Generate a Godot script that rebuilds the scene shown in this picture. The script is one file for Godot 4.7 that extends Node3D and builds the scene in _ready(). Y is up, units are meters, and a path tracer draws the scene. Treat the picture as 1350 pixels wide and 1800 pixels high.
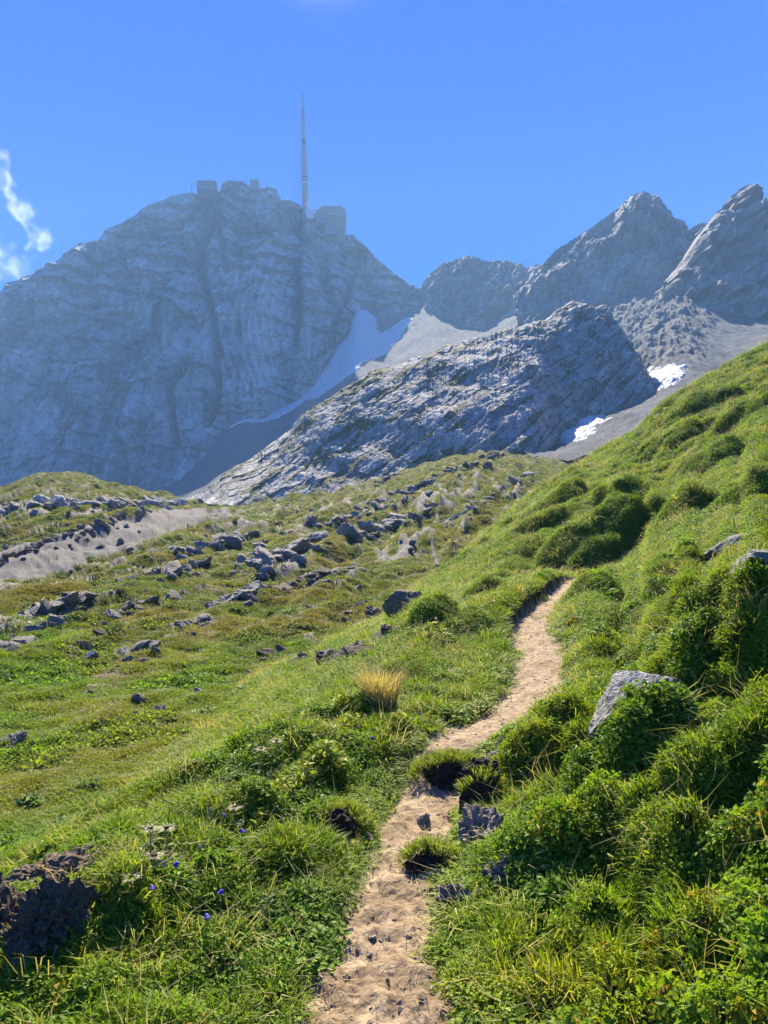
extends Node3D
# A mountain trail under a shaded rock face with a mast on its top.
# Units are metres, y up. The walker's eye stands at (0, EYE, 0) and looks along -z.

const F := 1351.0          # focal length of the photograph in its own pixels
const EYE := 1.6
var rng := RandomNumberGenerator.new()
var names := {}
var M := {}
var variants := []

# ------------------------------------------------------------------ helpers
func noise(s: int, freq: float, octaves := 4, ridged := false, type := FastNoiseLite.TYPE_SIMPLEX_SMOOTH) -> FastNoiseLite:
	var n := FastNoiseLite.new()
	n.seed = s
	n.noise_type = type
	n.frequency = freq
	n.fractal_octaves = octaves
	n.fractal_type = FastNoiseLite.FRACTAL_RIDGED if ridged else (FastNoiseLite.FRACTAL_FBM if octaves > 1 else FastNoiseLite.FRACTAL_NONE)
	return n

func ss(a: float, b: float, x: float) -> float:
	var t := clampf((x - a) / (b - a), 0.0, 1.0)
	return t * t * (3.0 - 2.0 * t)

func tab(xs: PackedFloat32Array, ys: PackedFloat32Array, x: float) -> float:
	# piecewise linear table with flat ends
	var n := xs.size()
	if x <= xs[0]: return ys[0]
	if x >= xs[n - 1]: return ys[n - 1]
	var k := maxi(xs.bsearch(x), 1)
	var t := (x - xs[k - 1]) / (xs[k] - xs[k - 1])
	return lerpf(ys[k - 1], ys[k], t)

func tabs(xs: PackedFloat32Array, ys: PackedFloat32Array, x: float) -> float:
	# the same through a monotone-ish cubic
	var n := xs.size()
	if x <= xs[0]: return ys[0]
	if x >= xs[n - 1]: return ys[n - 1]
	var k := maxi(xs.bsearch(x), 1)
	var i0 := maxi(k - 2, 0)
	var i3 := mini(k + 1, n - 1)
	var h := xs[k] - xs[k - 1]
	var m1 := (ys[k] - ys[i0]) / (xs[k] - xs[i0])
	var m2 := (ys[i3] - ys[k - 1]) / (xs[i3] - xs[k - 1])
	var t := (x - xs[k - 1]) / h
	var t2 := t * t
	var t3 := t2 * t
	return (2.0 * t3 - 3.0 * t2 + 1.0) * ys[k - 1] + (t3 - 2.0 * t2 + t) * h * m1 + (-2.0 * t3 + 3.0 * t2) * ys[k] + (t3 - t2) * h * m2

func at(px: float, py: float, d: float) -> Vector3:
	return Vector3((px - 675.0) / F * d, EYE - (py - 900.0) / F * d, -d)

func numbered(called: String) -> String:
	if not names.has(called):
		names[called] = 0
		return called
	names[called] += 1
	return "%s_%03d" % [called, names[called]]

func tag(o: Node, label: String, category := "", group := "", kind := "") -> void:
	if label != "": o.set_meta("label", label)
	if category != "": o.set_meta("category", category)
	if group != "": o.set_meta("group", group)
	if kind != "": o.set_meta("kind", kind)

func part(called: String, mesh: Mesh, mat: Material, parent: Node, where := Transform3D()) -> MeshInstance3D:
	var o := MeshInstance3D.new()
	o.name = numbered(called) if parent == self else called
	o.mesh = mesh
	o.material_override = mat
	o.transform = where
	parent.add_child(o, true)
	return o

func thing(called: String, where: Vector3, label: String, category: String, group := "") -> Node3D:
	var o := Node3D.new()
	o.name = numbered(called)
	o.position = where
	add_child(o, true)
	tag(o, label, category, group)
	return o

func mesh_of(v: PackedVector3Array, c: PackedColorArray, idx: PackedInt32Array, nrm := PackedVector3Array()) -> ArrayMesh:
	var a := []
	a.resize(Mesh.ARRAY_MAX)
	a[Mesh.ARRAY_VERTEX] = v
	if c.size(): a[Mesh.ARRAY_COLOR] = c
	if nrm.size(): a[Mesh.ARRAY_NORMAL] = nrm
	a[Mesh.ARRAY_INDEX] = idx
	var m := ArrayMesh.new()
	m.add_surface_from_arrays(Mesh.PRIMITIVE_TRIANGLES, a)
	return m

func grid_index(nu: int, nt: int) -> PackedInt32Array:
	var idx := PackedInt32Array()
	idx.resize((nu - 1) * (nt - 1) * 6)
	var k := 0
	for j in nt - 1:
		for i in nu - 1:
			var a := j * nu + i
			idx[k] = a; idx[k + 1] = a + nu; idx[k + 2] = a + 1
			idx[k + 3] = a + 1; idx[k + 4] = a + nu; idx[k + 5] = a + nu + 1
			k += 6
	return idx

func compact(pos: PackedVector3Array, nrm: PackedVector3Array, col: PackedColorArray, idx: PackedInt32Array) -> ArrayMesh:
	# keeps only the vertices that the index uses
	var map := PackedInt32Array()
	map.resize(pos.size())
	map.fill(-1)
	var v := PackedVector3Array()
	var n := PackedVector3Array()
	var c := PackedColorArray()
	var out := PackedInt32Array()
	out.resize(idx.size())
	for k in idx.size():
		var i := idx[k]
		if map[i] < 0:
			map[i] = v.size()
			v.append(pos[i]); n.append(nrm[i]); c.append(col[i])
		out[k] = map[i]
	return mesh_of(v, c, out, n)

# ------------------------------------------------------------------ materials
func noise_tex(s: int, freq: float, octaves: int, lo: float, hi: float, size := 512, ridged := false, type := FastNoiseLite.TYPE_SIMPLEX_SMOOTH) -> NoiseTexture2D:
	var t := NoiseTexture2D.new()
	t.width = size
	t.height = size
	t.seamless = true
	t.noise = noise(s, freq, octaves, ridged, type)
	var g := Gradient.new()
	g.set_color(0, Color(lo, lo, lo))
	g.set_color(1, Color(hi, hi, hi))
	t.color_ramp = g
	return t

func ground_mat(tex: Texture2D, bump: Texture2D, scale: float, relief_cm: float, rough := 0.95) -> StandardMaterial3D:
	var m := StandardMaterial3D.new()
	m.vertex_color_use_as_albedo = true
	m.albedo_texture = tex
	m.uv1_triplanar = true
	m.uv1_world_triplanar = true
	m.uv1_scale = Vector3.ONE * scale
	m.roughness = rough
	m.metallic_specular = 0.25
	if bump:
		m.heightmap_enabled = true
		m.heightmap_texture = bump
		m.heightmap_scale = relief_cm
	return m

func plain_mat(c: Color, rough := 0.8) -> StandardMaterial3D:
	var m := StandardMaterial3D.new()
	m.albedo_color = c.linear_to_srgb()
	m.roughness = rough
	return m

func leaf_mat(through: float, rough := 0.55) -> StandardMaterial3D:
	var m := StandardMaterial3D.new()
	m.vertex_color_use_as_albedo = true
	m.roughness = rough
	m.metallic_specular = 0.22
	m.cull_mode = BaseMaterial3D.CULL_DISABLED
	m.backlight_enabled = true
	m.backlight = Color(through * 0.95, through, through * 0.45).linear_to_srgb()
	return m

func make_materials() -> void:
	var fine := noise_tex(11, 0.035, 5, 0.62, 1.0)
	var fine_h := noise_tex(12, 0.02, 6, 0.0, 1.0, 512, true)
	var clod := noise_tex(13, 0.03, 6, 0.0, 1.0)
	var crack := noise_tex(14, 0.012, 6, 0.0, 1.0, 512, true)
	M.rock_far = ground_mat(fine, clod, 0.014, 160.0)
	M.rock_mid = ground_mat(fine, crack, 0.05, 60.0)
	M.scree = ground_mat(noise_tex(15, 0.12, 4, 0.5, 1.0), noise_tex(16, 0.15, 3, 0.0, 1.0), 0.08, 50.0)
	M.snow = ground_mat(noise_tex(17, 0.05, 4, 0.9, 1.0), noise_tex(18, 0.03, 4, 0.0, 1.0), 0.05, 60.0, 0.8)
	M.turf = ground_mat(noise_tex(19, 0.06, 5, 0.4, 1.0), clod, 0.7, 3.0)
	M.meadow = ground_mat(noise_tex(20, 0.05, 6, 0.45, 1.0), clod, 0.25, 6.0)
	M.dirt = ground_mat(noise_tex(21, 0.03, 6, 0.66, 1.0), clod, 1.1, 1.3)
	M.gravel = ground_mat(noise_tex(22, 0.2, 3, 0.45, 1.0), noise_tex(23, 0.2, 3, 0.0, 1.0), 0.35, 6.0)
	M.stone = ground_mat(noise_tex(24, 0.04, 5, 0.5, 1.0), fine_h, 1.1, 3.5)
	M.stone.uv1_world_triplanar = false
	M.bedrock = ground_mat(noise_tex(27, 0.05, 5, 0.5, 1.0), fine_h, 0.5, 8.0)
	M.boulder = ground_mat(noise_tex(25, 0.05, 5, 0.45, 1.0), fine_h, 2.6, 1.6)
	M.soil = ground_mat(noise_tex(26, 0.06, 5, 0.4, 1.0), clod, 3.0, 2.0)
	M.leaf = leaf_mat(0.9)
	M.straw = leaf_mat(0.7, 0.7)

# ------------------------------------------------------------------ the near ground
var PD := PackedFloat32Array([1.0, 2.0, 2.5, 3.2, 3.8, 4.4, 4.9, 5.3, 5.7, 6.3, 7.0, 8.3, 10.0, 12.0, 14.5, 17.5, 20.0, 24.0, 31.0, 36.0, 45.0])
var PX := PackedFloat32Array([-0.04, -0.03, -0.02, 0.036, 0.127, 0.21, 0.33, 0.46, 0.68, 1.13, 1.35, 1.69, 1.94, 2.6, 3.5, 4.75, 5.6, 6.6, 8.6, 10.5, 17.0])
var PH := PackedFloat32Array([-0.05, -0.06, -0.065, -0.06, -0.09, -0.13, -0.14, -0.03, -0.02, -0.02, 0.0, 0.06, 0.12, 0.18, 0.22, 0.27, 0.75, 1.75, 3.0, 4.2, 8.0])
var PW := PackedFloat32Array([0.27, 0.26, 0.25, 0.225, 0.22, 0.235, 0.26, 0.28, 0.28, 0.29, 0.285, 0.29, 0.24, 0.2, 0.19, 0.2, 0.1, 0.1, 0.1, 0.1, 0.1])
# right bank: heights along two rays of plan
var AD := PackedFloat32Array([1.0, 2.2, 3.0, 3.9, 4.7, 6.0, 8.3, 13.0, 16.0, 20.0, 25.0, 31.0, 40.0, 60.0])
var AH := PackedFloat32Array([0.0, 0.06, 0.12, 0.2, 0.27, 0.32, 0.42, 0.66, 1.0, 1.6, 2.5, 3.9, 6.7, 13.0])
var BD := PackedFloat32Array([1.0, 2.2, 2.8, 3.6, 4.7, 6.0, 8.5, 13.0, 20.0, 32.0, 46.0, 70.0])
var BH := PackedFloat32Array([0.18, 0.28, 0.38, 0.46, 0.58, 0.74, 1.0, 1.62, 3.1, 6.4, 11.3, 20.0])
# shoulder line of the near hill in plan (x, distance)
var SX := PackedFloat32Array([-1.5, -1.42, -1.3, -0.95, -0.45, -0.05, 0.35, 1.43, 2.6, 4.0, 8.7, 14.0, 23.0, 45.0])
var SD := PackedFloat32Array([0.5, 2.6, 4.0, 5.0, 6.0, 7.4, 9.2, 15.5, 19.5, 24.0, 35.0, 40.0, 46.5, 60.0])
# meadow crest over picture columns
var CP := PackedFloat32Array([-700.0, -100.0, 0.0, 50.0, 100.0, 150.0, 230.0, 300.0, 380.0, 480.0, 600.0, 700.0, 760.0, 850.0, 950.0, 1100.0, 1400.0, 2100.0])
var CY := PackedFloat32Array([850.0, 862.0, 857.0, 840.0, 833.0, 838.0, 860.0, 877.0, 893.0, 885.0, 864.0, 836.0, 814.0, 799.0, 808.0, 830.0, 840.0, 840.0])
var CD := PackedFloat32Array([110.0, 115.0, 118.0, 120.0, 120.0, 118.0, 108.0, 100.0, 95.0, 100.0, 112.0, 126.0, 134.0, 142.0, 145.0, 145.0, 140.0, 140.0])
var MD := PackedFloat32Array([0.7, 2.0, 3.0, 4.6, 6.0, 8.0, 10.0, 13.0, 20.0])
var MH := PackedFloat32Array([-0.5, -0.6, -0.75, -0.88, -1.0, -1.12, -1.22, -1.3, -1.36])
# hummocks of the near bank: picture column, row, distance, radius along x, radius along z, height
var bumps := [
	[965, 1400, 4.55, 0.30, 0.30, 0.36], [1050, 1330, 4.75, 0.22, 0.3, 0.22], [1110, 1470, 3.75, 0.32, 0.25, 0.24], [1250, 1290, 4.3, 0.42, 0.4, 0.42],
	[1330, 1230, 4.6, 0.5, 0.5, 0.45], [1290, 1500, 3.2, 0.3, 0.22, 0.26], [1200, 1420, 3.75, 0.3, 0.25, 0.22], [1080, 1560, 3.3, 0.3, 0.2, 0.2],
	[1300, 1640, 2.75, 0.25, 0.2, 0.2], [1180, 1600, 3.0, 0.25, 0.2, 0.18], [950, 1560, 3.4, 0.25, 0.25, 0.1], [1035, 960, 18.9, 1.2, 1.35, 0.8],
	[1100, 945, 19.2, 0.9, 1.2, 0.65], [1240, 740, 36.0, 1.8, 1.5, 0.55], [1310, 770, 30.0, 1.5, 1.5, 0.45], [1190, 790, 31.0, 1.4, 1.4, 0.5], [1100, 850, 24.0, 0.9, 1.0, 0.5],
	[1250, 830, 23.0, 1.0, 1.1, 0.45], [950, 935, 21.0, 0.7, 0.9, 0.35], [1215, 880, 17.0, 0.6, 0.7, 0.45], [870, 1010, 14.0, 0.35, 0.5, 0.2], [1300, 1050, 7.6, 0.4, 0.4, 0.2],
	[1170, 1010, 10.5, 0.5, 0.5, 0.22], [1330, 870, 15.0, 0.7, 0.8, 0.4], [590, 1470, 4.1, 0.16, 0.2, 0.1], [520, 1350, 5.3, 0.25, 0.3, 0.1],
	[800, 1110, 9.6, 0.4, 0.5, 0.12], [300, 1690, 3.2, 0.3, 0.25, 0.1], [850, 1060, 12.0, 0.3, 0.35, 0.22], [905, 985, 16.5, 0.5, 0.6, 0.35], [760, 1100, 9.8, 0.3, 0.35, 0.2],
	[700, 1190, 7.3, 0.25, 0.3, 0.15], [950, 890, 24.0, 0.8, 0.9, 0.45], [985, 870, 27.0, 0.9, 0.9, 0.45], [640, 1270, 6.2, 0.2, 0.25, 0.14], [560, 1400, 4.8, 0.2, 0.22, 0.14],
	[420, 1520, 4.2, 0.22, 0.22, 0.14], [470, 1600, 3.5, 0.18, 0.18, 0.1], [330, 1600, 3.7, 0.2, 0.2, 0.12], [540, 1560, 3.6, 0.15, 0.18, 0.1], [180, 1730, 3.1, 0.2, 0.2, 0.1],
	[1150, 1150, 7.0, 0.35, 0.35, 0.16], [1060, 1150, 7.6, 0.3, 0.35, 0.14], [1230, 1110, 7.0, 0.35, 0.35, 0.18], [1040, 1060, 11.5, 0.5, 0.5, 0.22], [1130, 1080, 9.0, 0.4, 0.4, 0.18],
]
var n_big: FastNoiseLite
var n_hum: FastNoiseLite
var n_fine: FastNoiseLite
var n_clod: FastNoiseLite
var n_band: FastNoiseLite
var n_rib: FastNoiseLite
var rib := 0.0
var n_edge: FastNoiseLite
var n_patch: FastNoiseLite

const GU := 661
const GD := 561
const U0 := -1.2
const U1 := 1.2
const D0 := 0.7
const D1 := 215.0
var lnr := log(D1 / D0)
var gh := PackedFloat32Array()     # heights of the fan grid
var gk := PackedInt32Array()       # 0 meadow, 1 hillside, 2 path, 3 gravel
var bump_list := PackedFloat32Array()

func shoulder_distance(x: float, d: float) -> float:
	# how far beyond the shoulder of the near hill, negative on the hill
	var best := 1e9
	var sign_ := 1.0
	for k in SX.size() - 1:
		var ax := SX[k]; var ay := SD[k]
		var bx := SX[k + 1] - ax; var by := SD[k + 1] - ay
		var qx := x - ax; var qy := d - ay
		var t := clampf((qx * bx + qy * by) / (bx * bx + by * by), 0.0, 1.0)
		var ex := qx - bx * t; var ey := qy - by * t
		var e := ex * ex + ey * ey
		if e < best:
			best = e
			sign_ = 1.0 if bx * qy - by * qx > 0.0 else -1.0
	return sqrt(best) * sign_

func meadow_height(x: float, d: float) -> float:
	var h: float
	var gravelly := false
	if d < 20.0:
		h = tabs(MD, MH, d)
	else:
		var px := 675.0 + x / d * F
		var dc := tabs(CP, CD, px)
		var yc := tabs(CP, CY, px)
		if d < dc:
			var t := log(d / 20.0) / log(dc / 20.0)
			var y := 1099.0 + (yc - 1099.0) * (1.0 - pow(1.0 - t, 1.45))
			h = EYE - (y - 900.0) / F * d
			gravelly = px < 410.0 and d > 28.0 and y < lerpf(1052.0, 915.0, clampf(px / 390.0, -1.0, 1.0)) and y > lerpf(960.0, 888.0, clampf(px / 260.0, -1.0, 1.0))
		else:
			var hc := EYE - (yc - 900.0) / F * dc
			var e := d - dc
			h = hc - 0.16 * (sqrt(e * e + 64.0) - 8.0)
	# strata run away from the walker and a little to the right
	var s := x - 0.17 * d
	var grow := ss(9.0, 45.0, d)
	var b := n_band.get_noise_2d(s * 1.0, d * 0.16)
	rib = 0.0
	if d > 11.0:
		var e := n_rib.get_noise_2d(s * 1.7 + 1.6 * n_big.get_noise_2d(x * 0.5, d * 0.5), d * 0.13)
		var where_ := n_patch.get_noise_2d(x * 0.28 + 60.0, d * 0.2) + 0.20 * ss(14.0, 40.0, d)
		rib = ss(0.12 + 0.0022 * d, 0.02, absf(e)) * ss(-0.02, 0.16, where_) * ss(11.0, 18.0, d) * ss(100.0, 68.0, d) * (0.0 if gravelly else 1.0)
		var tooth := n_hum.get_noise_2d(x * 0.45 + 30.0, d * 0.2) + 0.5 * n_fine.get_noise_2d(x * 0.3, d * 0.3) * ss(40.0, 20.0, d)
		h += rib * (0.2 + 0.0035 * d) * (1.0 + 0.8 * tooth)
		if rib * (1.0 + 0.9 * tooth) < 0.42: rib = 0.0
	h += (0.14 + 0.75 * grow) * (absf(b) * 1.8 - 0.3) * ss(4.0, 14.0, d)
	h += n_big.get_noise_2d(x * 0.35, d * 0.35) * (0.12 + 0.3 * grow)
	h += n_hum.get_noise_2d(x * 0.5, d * 0.5) * (0.09 + 0.16 * grow) + (0.05 + 0.07 * ss(6.0, 20.0, d)) * n_hum.get_noise_2d(x * 1.4, d * 1.2)
	return h

func make_ground() -> void:
	n_big = noise(1, 0.12, 3)
	n_hum = noise(2, 1.1, 3)
	n_fine = noise(3, 6.0, 3)
	n_clod = noise(4, 16.0, 3)
	n_band = noise(5, 0.22, 3)
	n_rib = noise(8, 0.22, 2)
	n_edge = noise(6, 2.2, 3)
	n_patch = noise(7, 0.35, 4)
	for b in bumps:
		var p := at(b[0], b[1], b[2])
		bump_list.append_array([p.x, b[2], b[3], b[4], b[5]])
	gh.resize(GU * GD)
	gk.resize(GU * GD)
	var pos := PackedVector3Array()
	var col := PackedColorArray()
	pos.resize(GU * GD)
	col.resize(GU * GD)
	var ua := (450.0 + 25.0) / F
	var ub := 675.0 / F
	for j in GD:
		var d := D0 * exp(lnr * j / (GD - 1.0))
		var pxx := tabs(PD, PX, d)
		var phh := tabs(PD, PH, d)
		var pw := tab(PD, PW, d)
		var ah := tabs(AD, AH, d)
		var bh := tabs(BD, BH, d)
		var ax := ua * d
		var bx := ub * d
		var shx := tab(SD, SX, d)
		for i in GU:
			var u := lerpf(U0, U1, i / (GU - 1.0))
			var x := u * d
			var k := j * GU + i
			var m := meadow_height(x, d)
			var h := m
			var stony := rib > 0.0
			var kind := 0
			var c := Color(0.1, 0.1, 0.03)
			if d < 62.0:
				# the hill itself
				var n: float
				var right := pxx + pw
				if x < pxx:
					n = phh - 0.05 * minf(pxx - x, 3.0) - 0.36 * ss(11.0, 30.0, d) * (pxx - x)
				elif x < right:
					n = phh
				elif x < ax:
					var t := (x - right) / maxf(ax - right, 0.05)
					n = lerpf(phh, ah, t * (0.4 + 0.6 * t) if d < 18.0 else t)
				else:
					n = ah + (bh - ah) * (x - ax) / (bx - ax)
				var sd := shoulder_distance(x, d)
				var w := 0.25 + 0.05 * d
				if sd > 0.0:
					n -= 0.62 * (sqrt(sd * sd + w * w) - w)
				var e := n_edge.get_noise_2d(x * 2.0, d * 2.0)
				var off := absf(x - pxx) - pw * (1.0 + 0.35 * e + 0.3 * n_fine.get_noise_2d(x * 0.7, d * 0.7))
				var on_path := d < 17.0
				var verge := ss(0.0, 0.35, off) if on_path else 1.0
				# hummocky bank above the trail, smoother bench below it
				var bank := ss(0.1, 0.9, x - pxx) * verge
				var size := clampf(d / 9.0, 0.7, 2.6)
				var q := n_hum.get_noise_2d(x / size, d / size)
				n += bank * (lerpf(0.30, 0.13, ss(7.0, 16.0, d)) * size * (0.5 - absf(q) * 2.6))
				n += (1.0 - bank) * verge * size * (0.12 * q + 0.06 * n_hum.get_noise_2d(x * 2.2 / size, d * 2.2 / size))
				n += verge * (0.03 + 0.05 * bank) * n_fine.get_noise_2d(x * 0.8, d * 0.8)
				var b := 0
				while b < bump_list.size():
					var rx := (x - bump_list[b]) / bump_list[b + 2]
					var ry := (d - bump_list[b + 1]) / bump_list[b + 3]
					var r := (rx * rx + ry * ry) * (1.0 + 0.5 * n_edge.get_noise_2d(x * 0.5 / bump_list[b + 2], d * 0.5 / bump_list[b + 2]))
					if r < 1.0:
						n += bump_list[b + 4] * pow(1.0 - r, 0.55) * verge * (1.0 + 0.5 * n_hum.get_noise_2d(x * 0.8 / bump_list[b + 2], d * 0.8 / bump_list[b + 2]))
					b += 5
				# a cut bank along the lower side of the upper trail
				if on_path and x < pxx: n += 0.2 * ss(8.5, 10.5, d) * ss(16.8, 14.0, d) * ss(0.0, 0.1, off) * ss(1.4, 0.4, off)
				# the trail is worn into the turf
				if on_path:
					n += 0.075 * ss(-0.02, 0.05, off) * (0.7 + 0.6 * e)
				if n > m:
					h = n
					kind = 1
				else:
					h = m
				var soft := 0.12 + 0.01 * d
				h = maxf(n, m) + maxf(soft - absf(n - m), 0.0) * maxf(soft - absf(n - m), 0.0) / (4.0 * soft)
				if on_path and off < 0.0 and kind == 1:
					kind = 2
					h += 0.034 * n_clod.get_noise_2d(x * 0.35, d * 0.35) + 0.008 * n_clod.get_noise_2d(x, d)
			# colours of the ground itself
			var pn := n_patch.get_noise_2d(x, d)
			var fn := n_fine.get_noise_2d(x * 0.6, d * 0.6)
			if kind == 2:
				var dry := 0.5 + 0.5 * n_edge.get_noise_2d(x * 0.7 + 40.0, d * 0.7)
				c = Color(0.31, 0.225, 0.14).lerp(Color(0.46, 0.35, 0.23), clampf(dry + 0.3 * fn, 0.0, 1.0))
				# trampled darker earth in the lower stretch
				var trod := n_edge.get_noise_2d(x * 1.1 + 7.0, d * 1.1) + 0.4 * n_fine.get_noise_2d(x * 1.5, d * 1.5) + (0.12 if d < 4.7 else -0.25)
				c = c.lerp(Color(0.21, 0.145, 0.085), 0.75 * ss(0.0, 0.3, trod))
			elif kind == 1:
				c = Color(0.06, 0.075, 0.022).lerp(Color(0.11, 0.09, 0.045), clampf(0.35 + fn, 0.0, 1.0))
			else:
				c = Color(0.12, 0.14, 0.03).lerp(Color(0.19, 0.165, 0.075), clampf(0.36 + pn * 0.9 + fn * 0.4, 0.0, 1.0))
				var bare := n_edge.get_noise_2d(x * 0.12 + 9.0, d * 0.12)
				if bare > 0.28: c = c.lerp(Color(0.24, 0.2, 0.13), 0.7)
				if d > 30.0 and d < 100.0:
					var px := 675.0 + u * F
					var py := 900.0 + (EYE - h) / d * F
					var line := lerpf(1030.0, 897.0, clampf(px / 390.0, -1.0, 1.0)) + 12.0
					var upper := lerpf(965.0, 893.0, clampf(px / 260.0, -1.0, 1.0))
					var wob := n_edge.get_noise_2d(x * 0.1, d * 0.1) * 16.0
					if px < 400.0 and py < line + wob and py > upper + wob * 0.4:
						kind = 3
						c = Color(0.30, 0.285, 0.265).lerp(Color(0.40, 0.375, 0.345), clampf(0.5 + fn + pn * 0.4, 0.0, 1.0))
				if stony and kind == 0:
					kind = 4
					c = Color(0.34, 0.315, 0.275) * clampf(0.95 + 0.7 * fn + 0.3 * n_clod.get_noise_2d(x * 0.5, d * 0.5), 0.5, 1.5)
			gh[k] = h
			gk[k] = kind
			pos[k] = Vector3(x, h, -d)
			col[k] = c
	# normals
	var nrm := PackedVector3Array()
	nrm.resize(GU * GD)
	for j in GD:
		var j0 := maxi(j - 1, 0) * GU
		var j1 := mini(j + 1, GD - 1) * GU
		for i in GU:
			var i0 := maxi(i - 1, 0)
			var i1 := mini(i + 1, GU - 1)
			nrm[j * GU + i] = (pos[j * GU + i1] - pos[j * GU + i0]).cross(pos[j1 + i] - pos[j0 + i]).normalized()
	var lists := [PackedInt32Array(), PackedInt32Array(), PackedInt32Array(), PackedInt32Array(), PackedInt32Array()]
	for kind in 5:
		var idx := PackedInt32Array()
		for j in GD - 1:
			for i in GU - 1:
				var a := j * GU + i
				if gk[a] != kind: continue
				idx.append_array([a, a + GU, a + 1, a + 1, a + GU, a + GU + 1])
		lists[kind] = idx
	var o := part("meadow", compact(pos, nrm, col, lists[0]), M.meadow, self)
	tag(o, "broad sunlit alpine meadow in the hollow below the trail", "meadow", "", "structure")
	o = part("hillside", compact(pos, nrm, col, lists[1]), M.turf, self)
	tag(o, "near grassy hillside with hummocks that carries the trail", "hillside", "", "structure")
	o = part("path", compact(pos, nrm, col, lists[2]), M.dirt, self)
	tag(o, "narrow bare dirt trail winding up the grassy hillside", "path", "", "structure")
	o = part("gravel_ground", compact(pos, nrm, col, lists[3]), M.gravel, self)
	var o4 := part("bedrock", compact(pos, nrm, col, lists[4]), M.bedrock, self)
	tag(o4, "low limestone ribs breaking through the meadow turf", "rock", "", "structure")
	tag(o, "grey stony ground below the knoll at the far end of the meadow", "ground", "", "structure")

func ground(x: float, d: float) -> float:
	var fi := clampf((x / d - U0) / (U1 - U0) * (GU - 1), 0.0, GU - 1.001)
	var fj := clampf(log(d / D0) / lnr * (GD - 1), 0.0, GD - 1.001)
	var i := int(fi)
	var j := int(fj)
	var a := fi - i
	var b := fj - j
	var k := j * GU + i
	return lerpf(lerpf(gh[k], gh[k + 1], a), lerpf(gh[k + GU], gh[k + GU + 1], a), b)

func kind_at(x: float, d: float) -> int:
	var i := clampi(int((x / d - U0) / (U1 - U0) * (GU - 1)), 0, GU - 1)
	var j := clampi(int(log(d / D0) / lnr * (GD - 1)), 0, GD - 1)
	return gk[j * GU + i]

func normal_at(x: float, d: float) -> Vector3:
	var e := 0.012 * d
	return Vector3(ground(x - e, d) - ground(x + e, d), 2.0 * e, ground(x, d + e) - ground(x, d - e)).normalized()

func hit(px: float, py: float) -> Vector3:
	# where the walker's line of sight through that point of the photograph meets the ground
	var u := (px - 675.0) / F
	var last := 1.0
	for j in range(60, 900):
		var d := D0 * exp(lnr * j / 899.0)
		if EYE - (py - 900.0) / F * d <= ground(u * d, d):
			var lo := last
			var hi := d
			for k in 8:
				var mid := 0.5 * (lo + hi)
				if EYE - (py - 900.0) / F * mid <= ground(u * mid, mid): hi = mid
				else: lo = mid
			return Vector3(u * hi, ground(u * hi, hi), -hi)
		last = d
	return Vector3(u * 130.0, ground(u * 130.0, 130.0), -130.0)

# ------------------------------------------------------------------ mountains
func seg_dist(p: Vector2, line: PackedVector2Array) -> float:
	var best := 1e9
	for k in line.size() - 1:
		var a := line[k]
		var b := line[k + 1] - a
		var t := clampf((p - a).dot(b) / b.length_squared(), 0.0, 1.0)
		best = minf(best, (p - a - b * t).length_squared())
	return sqrt(best)

class Layer:
	var px: PackedFloat32Array
	var yb: PackedFloat32Array
	var db: PackedFloat32Array
	var dt: PackedFloat32Array
	var sky_px: PackedFloat32Array
	var sky_y: PackedFloat32Array

func layer(rows: Array, skyline: Array) -> Layer:
	var l := Layer.new()
	for r in rows:
		l.px.append(r[0]); l.yb.append(r[1]); l.db.append(r[2]); l.dt.append(r[3])
	for s in skyline:
		l.sky_px.append(s[0]); l.sky_y.append(s[1])
	return l

func massif(called: String, label: String, l: Layer, px0: float, px1: float, nu: int, nt: int, nb: int, bend: float, back: float, mat: Material, look: int) -> MeshInstance3D:
	# a face that rises from its foot to its skyline, and a back slope behind it; look picks relief and rock colours
	var v := PackedVector3Array()
	var c := PackedColorArray()
	var rows := nt + nb
	v.resize(nu * rows)
	c.resize(nu * rows)
	for i in nu:
		var px := lerpf(px0, px1, i / (nu - 1.0))
		var u := (px - 675.0) / F
		var db := tabs(l.px, l.db, px)
		var dt := tabs(l.px, l.dt, px)
		var hb := EYE - (tabs(l.px, l.yb, px) - 900.0) / F * db
		var yt := tab(l.sky_px, l.sky_y, px)
		yt += 1.6 * n_edge.get_noise_2d(px * 0.05, look * 7.0) + 1.0 * n_edge.get_noise_2d(px * 0.2, look * 3.0)
		var ht := EYE - (yt - 900.0) / F * dt
		for j in rows:
			var p: Vector3
			var t := j / (nt - 1.0)
			if j < nt:
				var d := lerpf(db, dt, t)
				var s := 1.0 - pow(1.0 - t, bend)
				p = Vector3(u * d, lerpf(hb, ht, s), -d)
			else:
				var e := (j - nt + 1) * (dt * 0.022)
				t = 1.0
				p = Vector3(u * (dt + e), ht - back * e - 0.15 * back * (sqrt(e * e + 9.0) - 3.0), -(dt + e))
			var py := 900.0 - (p.y - EYE) / -p.z * F
			var rd := relief(look, p, px, py)
			var keep := (0.25 if look != 1 else 0.04) + (0.75 if look != 1 else 0.96) * ss(1.0, 0.93, t)
			var dir := Vector3(0, 0.25, 1.0)
			v[j * nu + i] = p + dir * rd.r * keep
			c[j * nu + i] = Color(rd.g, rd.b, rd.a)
	var o := part(called, mesh_of(v, c, grid_index(nu, rows)), mat, self)
	tag(o, label, "mountain", "", "structure")
	return o

var m_a: FastNoiseLite
var m_b: FastNoiseLite
var m_c: FastNoiseLite
var m_r: FastNoiseLite
var m_w: FastNoiseLite
var m_k: FastNoiseLite
var gullies := []

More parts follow.
